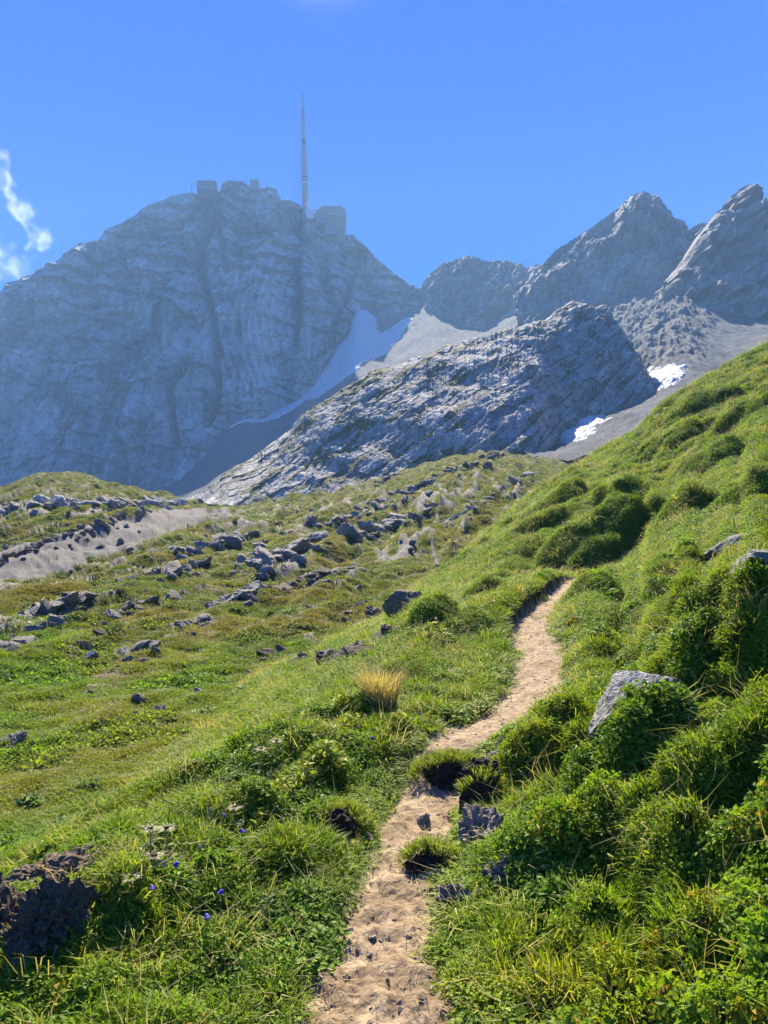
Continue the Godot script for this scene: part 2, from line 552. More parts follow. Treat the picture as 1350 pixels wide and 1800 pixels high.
func relief(look: int, p: Vector3, px: float, py: float) -> Color:
	# r: metres out of the face; g, b, a: rock colour
	var out := 0.0
	var c := Color(0.30, 0.295, 0.29)
	if look == 0:
		# the great face: bedded limestone, upright gullies
		var warp := 7.0 * m_w.get_noise_2d(p.x * 0.010, p.y * 0.010)
		var w := p.y * 1.0 + p.x * 0.10 + warp
		var bed := fposmod(w / 19.0, 1.0)
		var bed2 := fposmod((w + 5.0 * m_a.get_noise_2d(p.x * 0.05, p.y * 0.05)) / 6.3, 1.0)
		var high := ss(600.0, 470.0, py)
		var bedded := clampf(0.12 + 0.7 * high + 0.9 * m_a.get_noise_2d(p.x * 0.011 + 5.0, p.y * 0.015), 0.0, 1.0)
		out += 24.0 * (m_r.get_noise_2d(p.x * 0.0075 + warp * 0.006, p.y * 0.0022) - 0.2)
		out += 14.0 * m_a.get_noise_2d(p.x * 0.012, p.y * 0.008)
		out += 6.0 * (1.0 - 0.6 * high) * m_r.get_noise_2d(p.x * 0.035 + warp * 0.02, p.y * 0.010)
		out += bedded * (8.0 * (0.5 - bed) + 0.9 * (0.5 - bed2))
		out += 2.0 * m_b.get_noise_3d(p.x * 0.07, p.y * 0.07, p.z * 0.02)
		var wx := p.x + 9.0 * m_b.get_noise_2d(p.x * 0.05, p.y * 0.05)
		var wy := w + 5.0 * m_c.get_noise_2d(p.x * 0.08, p.y * 0.08)
		var k1 := m_k.get_noise_2d(wx * 0.022, wy * 0.026)
		var k2 := m_k.get_noise_2d(wx * 0.075 + 40.0, wy * 0.085)
		out += 5.0 * k1 + 1.8 * k2
		var shade := 0.95 + 0.18 * k1 + 0.16 * k2 + 0.5 * m_b.get_noise_2d(p.x * 0.017, p.y * 0.022) + 0.35 * m_c.get_noise_2d(p.x * 0.12, p.y * 0.10)
		shade += 0.45 * (1.0 - bedded) * m_c.get_noise_2d(p.x * 0.11 + warp * 0.05, p.y * 0.012)
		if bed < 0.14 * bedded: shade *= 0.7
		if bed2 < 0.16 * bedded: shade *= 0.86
		for g in gullies:
			if px < g.lo or px > g.hi or py < g.top or py > g.low: continue
			var e := seg_dist(Vector2(px, py), g.line) + 2.5 * m_c.get_noise_2d(p.x * 0.08, p.y * 0.08)
			out -= 2.3 * g.deep * ss(g.wide, 0.0, e)
		c = Color(0.50, 0.47, 0.44)
		# folded pale bands in the middle of the face
		var fold := ss(95.0, 30.0, absf(px - 440.0)) * ss(760.0, 680.0, py) * ss(430.0, 500.0, py)
		if fold > 0.0:
			var lean := px + 14.0 * sin((py - 520.0) * 0.024) - 0.02 * (py - 600.0)
			var stripe := sin(lean * 0.42 + 1.5 * m_b.get_noise_2d(p.x * 0.02, p.y * 0.02))
			out += fold * 1.8 * stripe
			shade *= 1.0 + fold * (0.22 + 0.18 * stripe)
		var scar := Vector2((px - 470.0) / 14.0, (py - 527.0) / 26.0).length() + 0.9 * m_c.get_noise_2d(p.x * 0.1, p.y * 0.1)
		if scar < 0.8: shade *= 1.45
		var rust := Vector2((px - 198.0) / 26.0, (py - 690.0) / 40.0).length() + 0.8 * m_c.get_noise_2d(p.x * 0.07, p.y * 0.04)
		if rust < 0.9: c = Color(0.36, 0.29, 0.22)
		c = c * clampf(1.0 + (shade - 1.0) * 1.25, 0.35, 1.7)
		if px > 600.0 and m_b.get_noise_2d(p.x * 0.03, p.y * 0.03) > 0.05 and py < 500.0 and py < 452.0 + (px - 640.0) * 0.75:
			c = Color(0.13, 0.15, 0.06)
	elif look == 1:
		# the middle rock hump: tilted beds broken by cross joints
		var warp := 1.6 * m_w.get_noise_2d(p.x * 0.03, p.y * 0.03)
		var w := p.y * 0.8 - p.x * 0.62 + warp
		var q := p.y * 0.55 + p.x * 0.85 + warp * 1.6
		var bed := fposmod(w / 5.2, 1.0)
		var bed2 := fposmod((w + 1.5 * m_c.get_noise_2d(p.x * 0.2, p.y * 0.2)) / 1.9, 1.0)
		var big := m_a.get_noise_2d(p.x * 0.022, p.y * 0.03)
		out += 7.0 * big + 2.4 * m_r.get_noise_2d(p.x * 0.03, p.y * 0.02)
		var cut := 0.4 + 0.6 * ss(-0.2, 0.3, m_a.get_noise_2d(p.x * 0.04 + 9.0, p.y * 0.04))
		out += cut * (1.9 * (bed - 0.5) + 0.7 * (bed2 - 0.5) - 0.5 * maxf(0.0, m_r.get_noise_2d(q * 0.12, w * 0.03)))
		out += 0.5 * m_b.get_noise_2d(p.x * 0.3, p.y * 0.3) + 2.2 * ss(650.0, 560.0, py) * m_c.get_noise_2d(p.x * 0.12, p.y * 0.16)
		var shade := 1.0 + 0.5 * m_b.get_noise_2d(p.x * 0.12, p.y * 0.12) + 0.3 * m_c.get_noise_2d(p.x * 0.5, p.y * 0.5)
		if bed < 0.13: shade *= 0.6
		if bed2 < 0.2: shade *= 0.8
		var k2 := m_k.get_noise_2d(q * 0.14, w * 0.32)
		var k3 := m_k.get_noise_2d(q * 0.4 + 20.0, w * 0.85)
		out += 0.7 * k2 + 0.3 * k3
		c = Color(0.40, 0.385, 0.36) * clampf(shade + 0.2 * k2 + 0.22 * k3, 0.3, 1.7)
		# turf on its ledges, more of it towards the lower end
		var turf := m_a.get_noise_2d(q * 0.05 + 30.0, w * 0.2) + 0.3 * m_c.get_noise_2d(p.x * 0.5, p.y * 0.5)
		var line := 0.0
		if px < 780.0: line = ss(34.0, 4.0, absf(py - (1010.0 - 0.52 * px - 8.0))) * 0.42
		if turf + line + (0.06 if px < 820.0 else -0.14) + 0.14 * (0.35 - bed) > 0.27:
			c = Color(0.075, 0.09, 0.03).lerp(Color(0.17, 0.165, 0.06), clampf(0.5 + m_c.get_noise_2d(p.x, p.y), 0.0, 1.0))
	elif look == 2:
		# the peaks at the right
		var warp := 8.0 * m_w.get_noise_2d(p.x * 0.02, p.y * 0.02)
		var w := p.y * 0.75 - p.x * 0.66 + warp
		var bed := fposmod(w / 14.0, 1.0)
		out += 17.0 * (m_r.get_noise_2d(p.x * 0.022 - p.y * 0.01, p.y * 0.008) - 0.2) + 7.0 * m_a.get_noise_2d(p.x * 0.02, p.y * 0.02)
		out += 3.0 * m_r.get_noise_2d(p.x * 0.08, p.y * 0.05) + 2.2 * (bed - 0.5) + 1.3 * m_b.get_noise_2d(p.x * 0.14, p.y * 0.14)
		var shade := 0.95 + 0.5 * m_b.get_noise_2d(p.x * 0.05, p.y * 0.05) + 0.35 * m_c.get_noise_2d(p.x * 0.2, p.y * 0.2)
		if bed < 0.12: shade *= 0.75
		var k1 := m_k.get_noise_2d(p.x * 0.045 + 3.0 * m_b.get_noise_2d(p.x * 0.03, p.y * 0.03), w * 0.05)
		out += 5.0 * k1
		c = Color(0.37, 0.345, 0.325) * clampf(shade + 0.2 * k1, 0.45, 1.6)
		if m_a.get_noise_2d(p.x * 0.05, p.y * 0.05 + 50.0) > 0.24: c = c.lerp(Color(0.33, 0.27, 0.255), 0.6)
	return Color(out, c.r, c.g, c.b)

var SCP := PackedFloat32Array([-600, -300, 250, 330, 400, 480, 540, 590, 630, 680, 740, 850, 930, 1000, 1080, 1150, 1200, 1280, 1350, 1500, 2000])
var SCYB := PackedFloat32Array([896, 895, 890, 885, 876, 858, 836, 812, 792, 774, 752, 730, 800, 812, 792, 762, 742, 722, 660, 580, 540])
var SCDB := PackedFloat32Array([290, 290, 290, 290, 295, 310, 325, 335, 340, 345, 345, 330, 200, 160, 152, 150, 150, 150, 150, 150, 150])
var SCYT := PackedFloat32Array([872, 872, 862, 832, 752, 726, 688, 613, 549, 556, 528, 575, 562, 556, 542, 512, 498, 540, 555, 540, 500])
var SCDT := PackedFloat32Array([620, 630, 650, 658, 672, 694, 718, 757, 800, 830, 862, 735, 650, 590, 556, 535, 515, 470, 445, 440, 440])

func scree_point(px: float, t: float) -> Vector3:
	var u := (px - 675.0) / F
	var db := tabs(SCP, SCDB, px)
	var dt := tabs(SCP, SCDT, px)
	var d := lerpf(db, dt, t)
	var y := lerpf(tabs(SCP, SCYB, px), tabs(SCP, SCYT, px), pow(maxf(t, 0.0), 0.92))
	var h := EYE - (y - 900.0) / F * d
	var x := u * d
	h += 2.2 * m_a.get_noise_2d(x * 0.03, d * 0.012) + 0.6 * m_b.get_noise_2d(x * 0.2, d * 0.07)
	# rills that run down the fall line
	h += 1.3 * ss(900.0, 1050.0, px) * m_r.get_noise_2d(x * 0.10 + d * 0.03, d * 0.012)
	# blocks below the peaks
	var rough := ss(880.0, 1010.0, px) * ss(1290.0, 1180.0, px) * ss(0.34, 0.5, t)
	h += rough * (1.8 * m_k.get_noise_2d(x * 0.2, d * 0.1) + 1.2 * m_k.get_noise_2d(x * 0.5, d * 0.25) + 2.0 * m_b.get_noise_2d(x * 0.06, d * 0.04))
	return Vector3(x, h, -d)

func make_scree() -> void:
	var nu := 620
	var nt := 300
	var v := PackedVector3Array()
	var c := PackedColorArray()
	v.resize(nu * nt)
	c.resize(nu * nt)
	for j in nt:
		var t := j / (nt - 1.0) * 1.12 - 0.06
		for i in nu:
			var px := lerpf(-450.0, 1800.0, i / (nu - 1.0))
			var p := scree_point(px, t)
			v[j * nu + i] = p
			var s := 1.0 + 0.35 * m_b.get_noise_2d(p.x * 0.08, p.z * 0.03) + 0.3 * m_c.get_noise_2d(p.x * 0.5, p.z * 0.3)
			var k := Color(0.21, 0.228, 0.255) * clampf(s, 0.5, 1.5)
			# broken blocks below the peaks: paler, each with its own tone
			var edge := 0.45 + 0.12 * m_b.get_noise_2d(p.x * 0.05, p.z * 0.05)
			if px > 960.0 and px < 1250.0 and t > edge: k = Color(0.30, 0.295, 0.29) * (1.0 + 0.35 * m_k.get_noise_2d(p.x * 0.5, -p.z * 0.25))
			c[j * nu + i] = k
	var o := part("scree_slope", mesh_of(v, c, grid_index(nu, nt)), M.scree, self)
	tag(o, "pale grey scree filling the gully and the slope under the peaks", "scree", "", "structure")

func scree_hit(px: float, py: float) -> float:
	var lo := 0.0
	var hi := 1.0
	for k in 30:
		var mid := 0.5 * (lo + hi)
		var p := scree_point(px, mid)
		var y := 900.0 - (p.y - EYE) / -p.z * F
		if y > py: lo = mid
		else: hi = mid
	return lo

func snow(outline: Array, label: String, thick: float) -> void:
	# a snow sheet that lies on the scree; its rim dips under the stones
	var poly := PackedVector2Array()
	for q in outline: poly.append(Vector2(q[0], scree_hit(q[0], q[1])))
	var lo := poly[0]
	var hi := poly[0]
	for q in poly:
		lo = lo.min(q)
		hi = hi.max(q)
	var pad := (hi - lo) * 0.08
	lo -= pad
	hi += pad
	var nu := 130
	var nt := 130
	var v := PackedVector3Array()
	v.resize(nu * nt)
	var ring := poly.duplicate()
	ring.append(poly[0])
	var cells := PackedByteArray()
	cells.resize(nu * nt)
	# distances are measured in metres on the slope
	var mid := scree_point((lo.x + hi.x) * 0.5, (lo.y + hi.y) * 0.5)
	var mx := -mid.z / F
	var my := tabs(SCP, SCDT, (lo.x + hi.x) * 0.5) - tabs(SCP, SCDB, (lo.x + hi.x) * 0.5)
	var rr := PackedVector2Array()
	for q in ring: rr.append(Vector2(q.x * mx, q.y * my))
	var c := PackedColorArray()
	c.resize(nu * nt)
	for j in nt:
		for i in nu:
			var q := Vector2(lerpf(lo.x, hi.x, i / (nu - 1.0)), lerpf(lo.y, hi.y, j / (nt - 1.0)))
			var inside := Geometry2D.is_point_in_polygon(q, poly)
			var e := seg_dist(Vector2(q.x * mx, q.y * my), rr) * (1.0 if inside else -1.0)
			var p := scree_point(q.x, q.y)
			e += 2.2 * m_c.get_noise_2d(p.x * 0.25, p.z * 0.25) + 2.5 * m_b.get_noise_2d(p.x * 0.08, p.z * 0.08)
			p.y += clampf(e, -3.0, 2.0) * 0.6 * thick + 0.35 * thick * m_a.get_noise_2d(p.x * 0.4, p.z * 0.4) * ss(0.0, 2.0, e)
			v[j * nu + i] = p
			cells[j * nu + i] = 1 if e > -2.6 else 0
			var s := 0.95 + 0.2 * m_c.get_noise_2d(p.x * 0.35, p.z * 0.35)
			var dirt := m_b.get_noise_2d(p.x * 0.5, p.z * 0.2)
			c[j * nu + i] = Color(0.66, 0.66, 0.655).lerp(Color(0.42, 0.39, 0.35), 0.55 * ss(0.15, 0.45, dirt)) * clampf(s, 0.7, 1.05)
	var idx := PackedInt32Array()
	for j in nt - 1:
		for i in nu - 1:
			var a := j * nu + i
			if cells[a] + cells[a + 1] + cells[a + nu] + cells[a + nu + 1] < 4: continue
			idx.append_array([a, a + nu, a + 1, a + 1, a + nu, a + nu + 1])
	var nrm := PackedVector3Array()
	nrm.resize(nu * nt)
	for j in nt:
		for i in nu:
			nrm[j * nu + i] = (v[j * nu + mini(i + 1, nu - 1)] - v[j * nu + maxi(i - 1, 0)]).cross(v[mini(j + 1, nt - 1) * nu + i] - v[maxi(j - 1, 0) * nu + i]).normalized()
	var o := part("snow_patch", compact(v, nrm, c, idx), M.snow, self)
	tag(o, label, "snow patch", "old snow left on the scree")

func make_mountains() -> void:
	m_a = noise(31, 1.0, 3)
	m_b = noise(32, 1.0, 4)
	m_c = noise(33, 1.0, 3)
	m_r = noise(34, 1.0, 4, true)
	m_w = noise(35, 1.0, 2)
	m_k = noise(36, 1.0, 1, false, FastNoiseLite.TYPE_CELLULAR)
	m_k.cellular_return_type = FastNoiseLite.RETURN_CELL_VALUE
	m_k.cellular_jitter = 0.9
	for g in [
		[[[352, 338], [372, 360], [362, 400], [350, 432]], 14.0, 16.0], [[[345, 425], [352, 480], [372, 550], [384, 620], [380, 690], [366, 745]], 12.0, 11.0],
		[[[205, 425], [216, 452], [226, 488]], 7.0, 10.0], [[[522, 470], [530, 540], [520, 612]], 7.0, 9.0], [[[620, 470], [606, 520], [588, 560], [585, 612]], 9.0, 9.0],
		[[[492, 350], [520, 400], [560, 450], [575, 520]], 8.0, 16.0], [[[386, 330], [384, 400], [398, 470]], 6.0, 9.0], [[[415, 545], [424, 600], [418, 690]], 4.0, 5.0],
		[[[330, 640], [300, 690], [312, 780]], 6.0, 9.0], [[[100, 570], [140, 560], [230, 556]], 3.0, 5.0], [[[0, 590], [90, 570], [180, 540]], 4.0, 6.0],
		[[[560, 400], [610, 430], [660, 500]], 6.0, 12.0], [[[212, 780], [218, 840]], 6.0, 10.0], [[[240, 430], [300, 415], [340, 425]], 4.0, 6.0], [[[300, 380], [345, 385], [420, 400]], 4.0, 5.0],
	]:
		var line := PackedVector2Array()
		for q in g[0]: line.append(Vector2(q[0], q[1]))
		var box := Rect2(line[0], Vector2.ZERO)
		for q in line: box = box.expand(q)
		box = box.grow(g[2] + 4.0)
		gullies.append({"line": line, "deep": g[1], "wide": g[2], "lo": box.position.x, "hi": box.end.x, "top": box.position.y, "low": box.end.y})
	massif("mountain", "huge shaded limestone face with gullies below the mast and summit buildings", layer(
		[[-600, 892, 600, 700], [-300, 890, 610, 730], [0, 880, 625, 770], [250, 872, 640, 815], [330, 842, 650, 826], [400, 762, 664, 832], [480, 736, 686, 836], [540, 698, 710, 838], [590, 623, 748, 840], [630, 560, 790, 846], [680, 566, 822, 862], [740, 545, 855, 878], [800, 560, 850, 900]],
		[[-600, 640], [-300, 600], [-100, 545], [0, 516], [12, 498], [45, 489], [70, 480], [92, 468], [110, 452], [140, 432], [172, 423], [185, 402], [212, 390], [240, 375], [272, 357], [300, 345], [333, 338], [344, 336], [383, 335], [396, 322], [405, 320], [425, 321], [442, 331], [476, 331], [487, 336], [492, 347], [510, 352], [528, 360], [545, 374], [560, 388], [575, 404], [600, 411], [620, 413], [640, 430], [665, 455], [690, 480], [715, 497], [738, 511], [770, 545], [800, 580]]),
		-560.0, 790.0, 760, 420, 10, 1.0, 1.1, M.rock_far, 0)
	massif("mountain_ridge", "low jagged grey ridge closing the notch behind the snow gully", layer(
		[[690, 610, 790, 900], [740, 600, 790, 890], [850, 605, 730, 850], [980, 600, 700, 800], [1040, 600, 700, 800]],
		[[690, 560], [725, 520], [738, 513], [745, 495], [757, 480], [775, 464], [800, 457], [822, 449], [845, 455], [860, 459], [885, 457], [900, 462], [915, 468], [928, 471], [940, 464], [952, 464], [980, 470], [1040, 500]]),
		692.0, 1036.0, 260, 170, 8, 1.0, 1.0, M.rock_far, 2)
	massif("mountain_peak", "broad rocky peak with a long sloping left ridge at the right of the notch", layer(
		[[900, 615, 590, 680], [960, 605, 580, 670], [1100, 590, 550, 650], [1260, 560, 530, 630], [1330, 560, 530, 630]],
		[[900, 505], [935, 480], [952, 465], [965, 452], [975, 440], [1000, 425], [1030, 405], [1060, 385], [1090, 362], [1110, 346], [1130, 338], [1150, 343], [1165, 353], [1178, 372], [1190, 385], [1205, 391], [1213, 401], [1226, 391], [1240, 389], [1260, 400], [1330, 440]]),
		905.0, 1325.0, 330, 240, 8, 1.0, 1.0, M.rock_far, 2)
	massif("mountain_peak", "steep pointed rocky peak at the far right edge", layer(
		[[1160, 580, 452, 505], [1230, 575, 440, 500], [1350, 570, 425, 485], [1600, 560, 420, 485], [1900, 560, 420, 485]],
		[[1160, 505], [1190, 470], [1215, 430], [1240, 398], [1250, 385], [1265, 368], [1285, 345], [1300, 332], [1315, 328], [1330, 335], [1340, 350], [1352, 380], [1400, 420], [1500, 390], [1600, 440], [1900, 480]]),
		1165.0, 1880.0, 420, 240, 8, 1.0, 1.0, M.rock_mid, 2)
	massif("rock_ridge", "whale-backed ridge of tilted pale limestone beds beyond the meadow", layer(
		[[318, 893, 205, 245], [350, 892, 203, 255], [400, 892, 200, 268], [470, 892, 197, 282], [550, 888, 194, 292], [630, 875, 190, 300], [720, 855, 186, 306], [830, 826, 184, 312], [900, 822, 184, 316], [940, 815, 192, 318], [960, 798, 208, 320], [985, 770, 226, 322], [1005, 756, 234, 322], [1060, 735, 242, 318], [1100, 722, 247, 310], [1140, 695, 252, 296], [1165, 690, 256, 290]],
		[[318, 890], [350, 874], [370, 860], [400, 834], [430, 814], [470, 784], [510, 757], [550, 724], [590, 699], [630, 675], [660, 652], [690, 645], [720, 638], [750, 625], [790, 608], [830, 597], [860, 590], [900, 580], [930, 572], [960, 562], [985, 546], [1005, 534], [1030, 545], [1060, 546], [1080, 570], [1100, 596], [1120, 626], [1140, 662], [1165, 722]]),
		320.0, 1163.0, 640, 300, 10, 1.3, 0.5, M.rock_mid, 1)
	make_scree()
	snow([[632, 541], [645, 546], [662, 560], [664, 586], [696, 570], [718, 556], [726, 560], [712, 578], [694, 604], [655, 632], [628, 652], [600, 672], [572, 690], [535, 705], [500, 730], [470, 740], [438, 742], [398, 757], [420, 738], [470, 714], [520, 692], [548, 662], [566, 632], [590, 602], [612, 595], [620, 560]], "long snowfield climbing the gully at the foot of the great face", 1.3)
	snow([[1138, 651], [1150, 648], [1185, 640], [1204, 643], [1200, 662], [1180, 678], [1165, 683], [1146, 670]], "white snow patch under the end of the rock ridge, the higher of two", 0.6)
	snow([[960, 744], [985, 736], [1010, 726], [1070, 718], [1062, 746], [1022, 778], [985, 778], [962, 772]], "white snow patch in the hollow behind the meadow crest, the lower of two", 0.6)
	snow([[917, 568], [930, 558], [945, 552], [938, 568], [928, 573]], "tiny far snow streak above the skyline of the rock ridge", 1.0)

# ------------------------------------------------------------------ summit
func lathe(profile: Array, sides: int, c := Vector3.ZERO) -> ArrayMesh:
	# profile: [radius, height]; flat shaded rings
	var st := SurfaceTool.new()
	st.begin(Mesh.PRIMITIVE_TRIANGLES)
	for k in profile.size() - 1:
		for i in sides:
			var a := TAU * i / sides
			var b := TAU * (i + 1) / sides
			var p := Vector3(cos(a) * profile[k][0], profile[k][1], sin(a) * profile[k][0]) + c
			var q := Vector3(cos(b) * profile[k][0], profile[k][1], sin(b) * profile[k][0]) + c
			var r := Vector3(cos(b) * profile[k + 1][0], profile[k + 1][1], sin(b) * profile[k + 1][0]) + c
			var s := Vector3(cos(a) * profile[k + 1][0], profile[k + 1][1], sin(a) * profile[k + 1][0]) + c
			for w in [p, q, r, p, r, s]:
				st.set_smooth_group(0)
				st.add_vertex(w)
	st.generate_normals()
	return st.commit()

func prism(outline: Array, depth: float) -> ArrayMesh:
	# outline in x, y; runs from z = 0 back to -depth
	var poly := PackedVector2Array()
	for q in outline: poly.append(Vector2(q[0], q[1]))
	var tri := Geometry2D.triangulate_polygon(poly)
	var st := SurfaceTool.new()
	st.begin(Mesh.PRIMITIVE_TRIANGLES)
	st.set_smooth_group(-1)
	for k in range(0, tri.size(), 3):
		for m in 3: st.add_vertex(Vector3(poly[tri[k + m]].x, poly[tri[k + m]].y, 0))
		for m in [2, 1, 0]: st.add_vertex(Vector3(poly[tri[k + m]].x, poly[tri[k + m]].y, -depth))
	for k in poly.size():
		var a := poly[k]
		var b := poly[(k + 1) % poly.size()]
		var p := Vector3(a.x, a.y, 0)
		var q := Vector3(b.x, b.y, 0)
		for w in [p, q, q + Vector3(0, 0, -depth), p, q + Vector3(0, 0, -depth), p + Vector3(0, 0, -depth)]: st.add_vertex(w)
	st.generate_normals()
	return st.commit()

func box(w: float, h: float, d: float) -> BoxMesh:
	var b := BoxMesh.new()
	b.size = Vector3(w, h, d)
	return b

func make_summit() -> void:
	var D := 838.0
	var k := D / F
	var concrete := plain_mat(Color(0.50, 0.42, 0.34))
	var white := plain_mat(Color(0.72, 0.70, 0.68), 0.5)
	var grey := plain_mat(Color(0.42, 0.40, 0.39), 0.5)
	var mauve := plain_mat(Color(0.27, 0.2, 0.21), 0.5)
	var red := plain_mat(Color(0.36, 0.14, 0.13), 0.5)
	var dark := plain_mat(Color(0.10, 0.10, 0.12), 0.6)
	var metal := plain_mat(Color(0.36, 0.28, 0.19), 0.6)
	var stone := plain_mat(Color(0.24, 0.24, 0.26))
	var glass := plain_mat(Color(0.42, 0.44, 0.32), 0.2)
	# the mast
	var t := thing("radio_mast", at(537.5, 372, D), "tall tapering radio mast with red and white sections on the summit", "mast")
	var H := func(y: float) -> float: return (372.0 - y) * k
	t.rotation_degrees.z = 1.6
	part("pedestal", lathe([[7.0 * k, H.call(380)], [6.2 * k, H.call(366)], [5.0 * k, H.call(366)], [0.0, H.call(366)]], 20), concrete, t)
	part("lower_shaft", lathe([[5.2 * k, H.call(368)], [5.9 * k, H.call(323)]], 24), concrete, t)
	var ring := part("ring", lathe([[6.0 * k, H.call(323)], [6.0 * k, H.call(320)]], 24), white, t)
	ring = part("ring", lathe([[5.6 * k, H.call(320)], [5.6 * k, H.call(317.5)]], 24), dark, t)
	ring = part("ring", lathe([[6.0 * k, H.call(317.5)], [6.0 * k, H.call(315)]], 24), white, t)
	ring = part("ring", lathe([[5.6 * k, H.call(315)], [5.6 * k, H.call(312)]], 24), dark, t)
	part("middle_shaft", lathe([[5.9 * k, H.call(312)], [3.9 * k, H.call(256)]], 24), grey, t)
	part("red_section", lathe([[3.92 * k, H.call(256)], [3.5 * k, H.call(244)]], 24), red, t)
	part("upper_shaft", lathe([[3.45 * k, H.call(244)], [2.7 * k, H.call(214)]], 24), grey, t)
	part("mauve_section", lathe([[2.7 * k, H.call(214)], [2.2 * k, H.call(190)]], 20), mauve, t)
	part("tip", lathe([[2.1 * k, H.call(190)], [1.8 * k, H.call(166)], [0.0, H.call(165)]], 20), grey, t)
	# the station next to it
	t = thing("summit_station", at(583, 412, D), "boxy beige summit station with chamfered roof beside the mast", "building")
	var P := func(px: float, py: float) -> Array: return [(px - 583.0) * k, (412.0 - py) * k]
	part("wall", prism([P.call(572, 425), P.call(607, 425), P.call(607, 380), P.call(570.5, 377)], 16.0), metal, t)
	var roof := part("roof", prism([P.call(559, 375), P.call(559, 369), P.call(562, 365), P.call(568, 362), P.call(600, 363), P.call(606, 367), P.call(608.5, 373), P.call(608.5, 380), P.call(571, 376.4)], 17.0), metal, t, Transform3D(Basis(), Vector3(0, 0, 0.6)))
	part("edge_trim", prism([P.call(571, 376.2), P.call(607, 379.6), P.call(607, 378.4), P.call(571, 375.0)], 0.5), white, roof, Transform3D(Basis(), Vector3(0, 0, 0.7)))
	part("annex", box(16.0 * k, 24.0 * k, 12.0), stone, t, Transform3D(Basis(), Vector3((564.5 - 583.0) * k, 27.0 * k, 2.0)))
	part("annex", box(20.0 * k, 14.0 * k, 8.0), stone, t, Transform3D(Basis(), Vector3((582.0 - 583.0) * k, 2.5 * k, 5.0)))
	t = thing("foundation_block", at(546, 386, D - 4.0), "pale square concrete block at the foot of the mast", "building")
	part("wall", box(15.0 * k, 17.0 * k, 9.0), white, t, Transform3D(Basis(), Vector3(0, 8.0 * k, 0)))
	part("step", box(10.0 * k, 10.0 * k, 9.5), stone, t, Transform3D(Basis(), Vector3(10.5 * k, 3.0 * k, 0)))
	# the old inn on the ridge
	t = thing("summit_inn", at(363.5, 336, D - 8.0), "small dark two-storey summit inn on the left shoulder of the face", "building")
	part("wall", box(31.0 * k, 16.0 * k, 10.0), dark, t, Transform3D(Basis(), Vector3(0, 5.0 * k, 0)))
	part("roof", box(33.0 * k, 1.4 * k, 11.5), plain_mat(Color(0.2, 0.2, 0.2)), t, Transform3D(Basis(), Vector3(0, 13.7 * k, 0)))
	for row in 2:
		for j in 7:
			part("window", box(2.4 * k, 3.0 * k, 0.5), glass, t, Transform3D(Basis(), Vector3((-12.6 + 4.2 * j) * k, (4.2 + 5.4 * row) * k, 5.1)))
	part("chimney", lathe([[1.3 * k, 0.0], [0.9 * k, 15.0 * k], [0.0, 18.0 * k]], 8), stone, t, Transform3D(Basis(), Vector3(17.5 * k, 0, 0)))
	t = thing("observatory", at(448, 336, D - 4.0), "small square stone observatory tower with a parapet on the summit ridge", "building")
	part("wall", box(15.0 * k, 16.0 * k, 9.0), stone, t, Transform3D(Basis(), Vector3(0, 8.0 * k, 0)))
	for j in 4: part("parapet", box(2.2 * k, 2.4 * k, 9.2), stone, t, Transform3D(Basis(), Vector3((-6.2 + 4.1 * j) * k, 17.2 * k, 0)))
	part("aerial", box(0.7 * k, 8.0 * k, 0.5), dark, t, Transform3D(Basis(), Vector3(-6.5 * k, 20.0 * k, 0)))
	for a in [[336.5, 338, 16.0, "thin pole left of the summit inn"], [414, 322, 10.0, "thin pole on the rounded highest point of the face"], [468.5, 333, 18.0, "thin antenna with cross bars right of the observatory tower"]]:
		t = thing("antenna", at(a[0], a[1], D - 6.0), a[3], "antenna", "poles on the summit ridge")
		part("pole", lathe([[0.5 * k, -2.0], [0.35 * k, a[2] * k], [0.0, a[2] * k + 0.2]], 8), dark, t)
		part("cross_bar", box(2.6 * k, 0.5 * k, 0.4), dark, t, Transform3D(Basis(), Vector3(0, a[2] * k * 0.62, 0)))

# ------------------------------------------------------------------ rocks
func icosphere(sub: int) -> Array:
	var g := (1.0 + sqrt(5.0)) / 2.0
	var v: Array = []
	for q in [[-1, g, 0], [1, g, 0], [-1, -g, 0], [1, -g, 0], [0, -1, g], [0, 1, g], [0, -1, -g], [0, 1, -g], [g, 0, -1], [g, 0, 1], [-g, 0, -1], [-g, 0, 1]]:
		v.append(Vector3(q[0], q[1], q[2]).normalized())
	var f := [[0, 11, 5], [0, 5, 1], [0, 1, 7], [0, 7, 10], [0, 10, 11], [1, 5, 9], [5, 11, 4], [11, 10, 2], [10, 7, 6], [7, 1, 8], [3, 9, 4], [3, 4, 2], [3, 2, 6], [3, 6, 8], [3, 8, 9], [4, 9, 5], [2, 4, 11], [6, 2, 10], [8, 6, 7], [9, 8, 1]]
	for s in sub:
		var mid := {}
		var nf := []
		for t in f:
			var m := []
			for e in 3:
				var a: int = t[e]
				var b: int = t[(e + 1) % 3]
				var key := mini(a, b) * 100000 + maxi(a, b)
				if not mid.has(key):
					mid[key] = v.size()
					v.append((v[a] + v[b]).normalized())
				m.append(mid[key])
			nf += [[t[0], m[0], m[2]], [t[1], m[1], m[0]], [t[2], m[2], m[1]], [m[0], m[1], m[2]]]
		f = nf
	return [v, f]

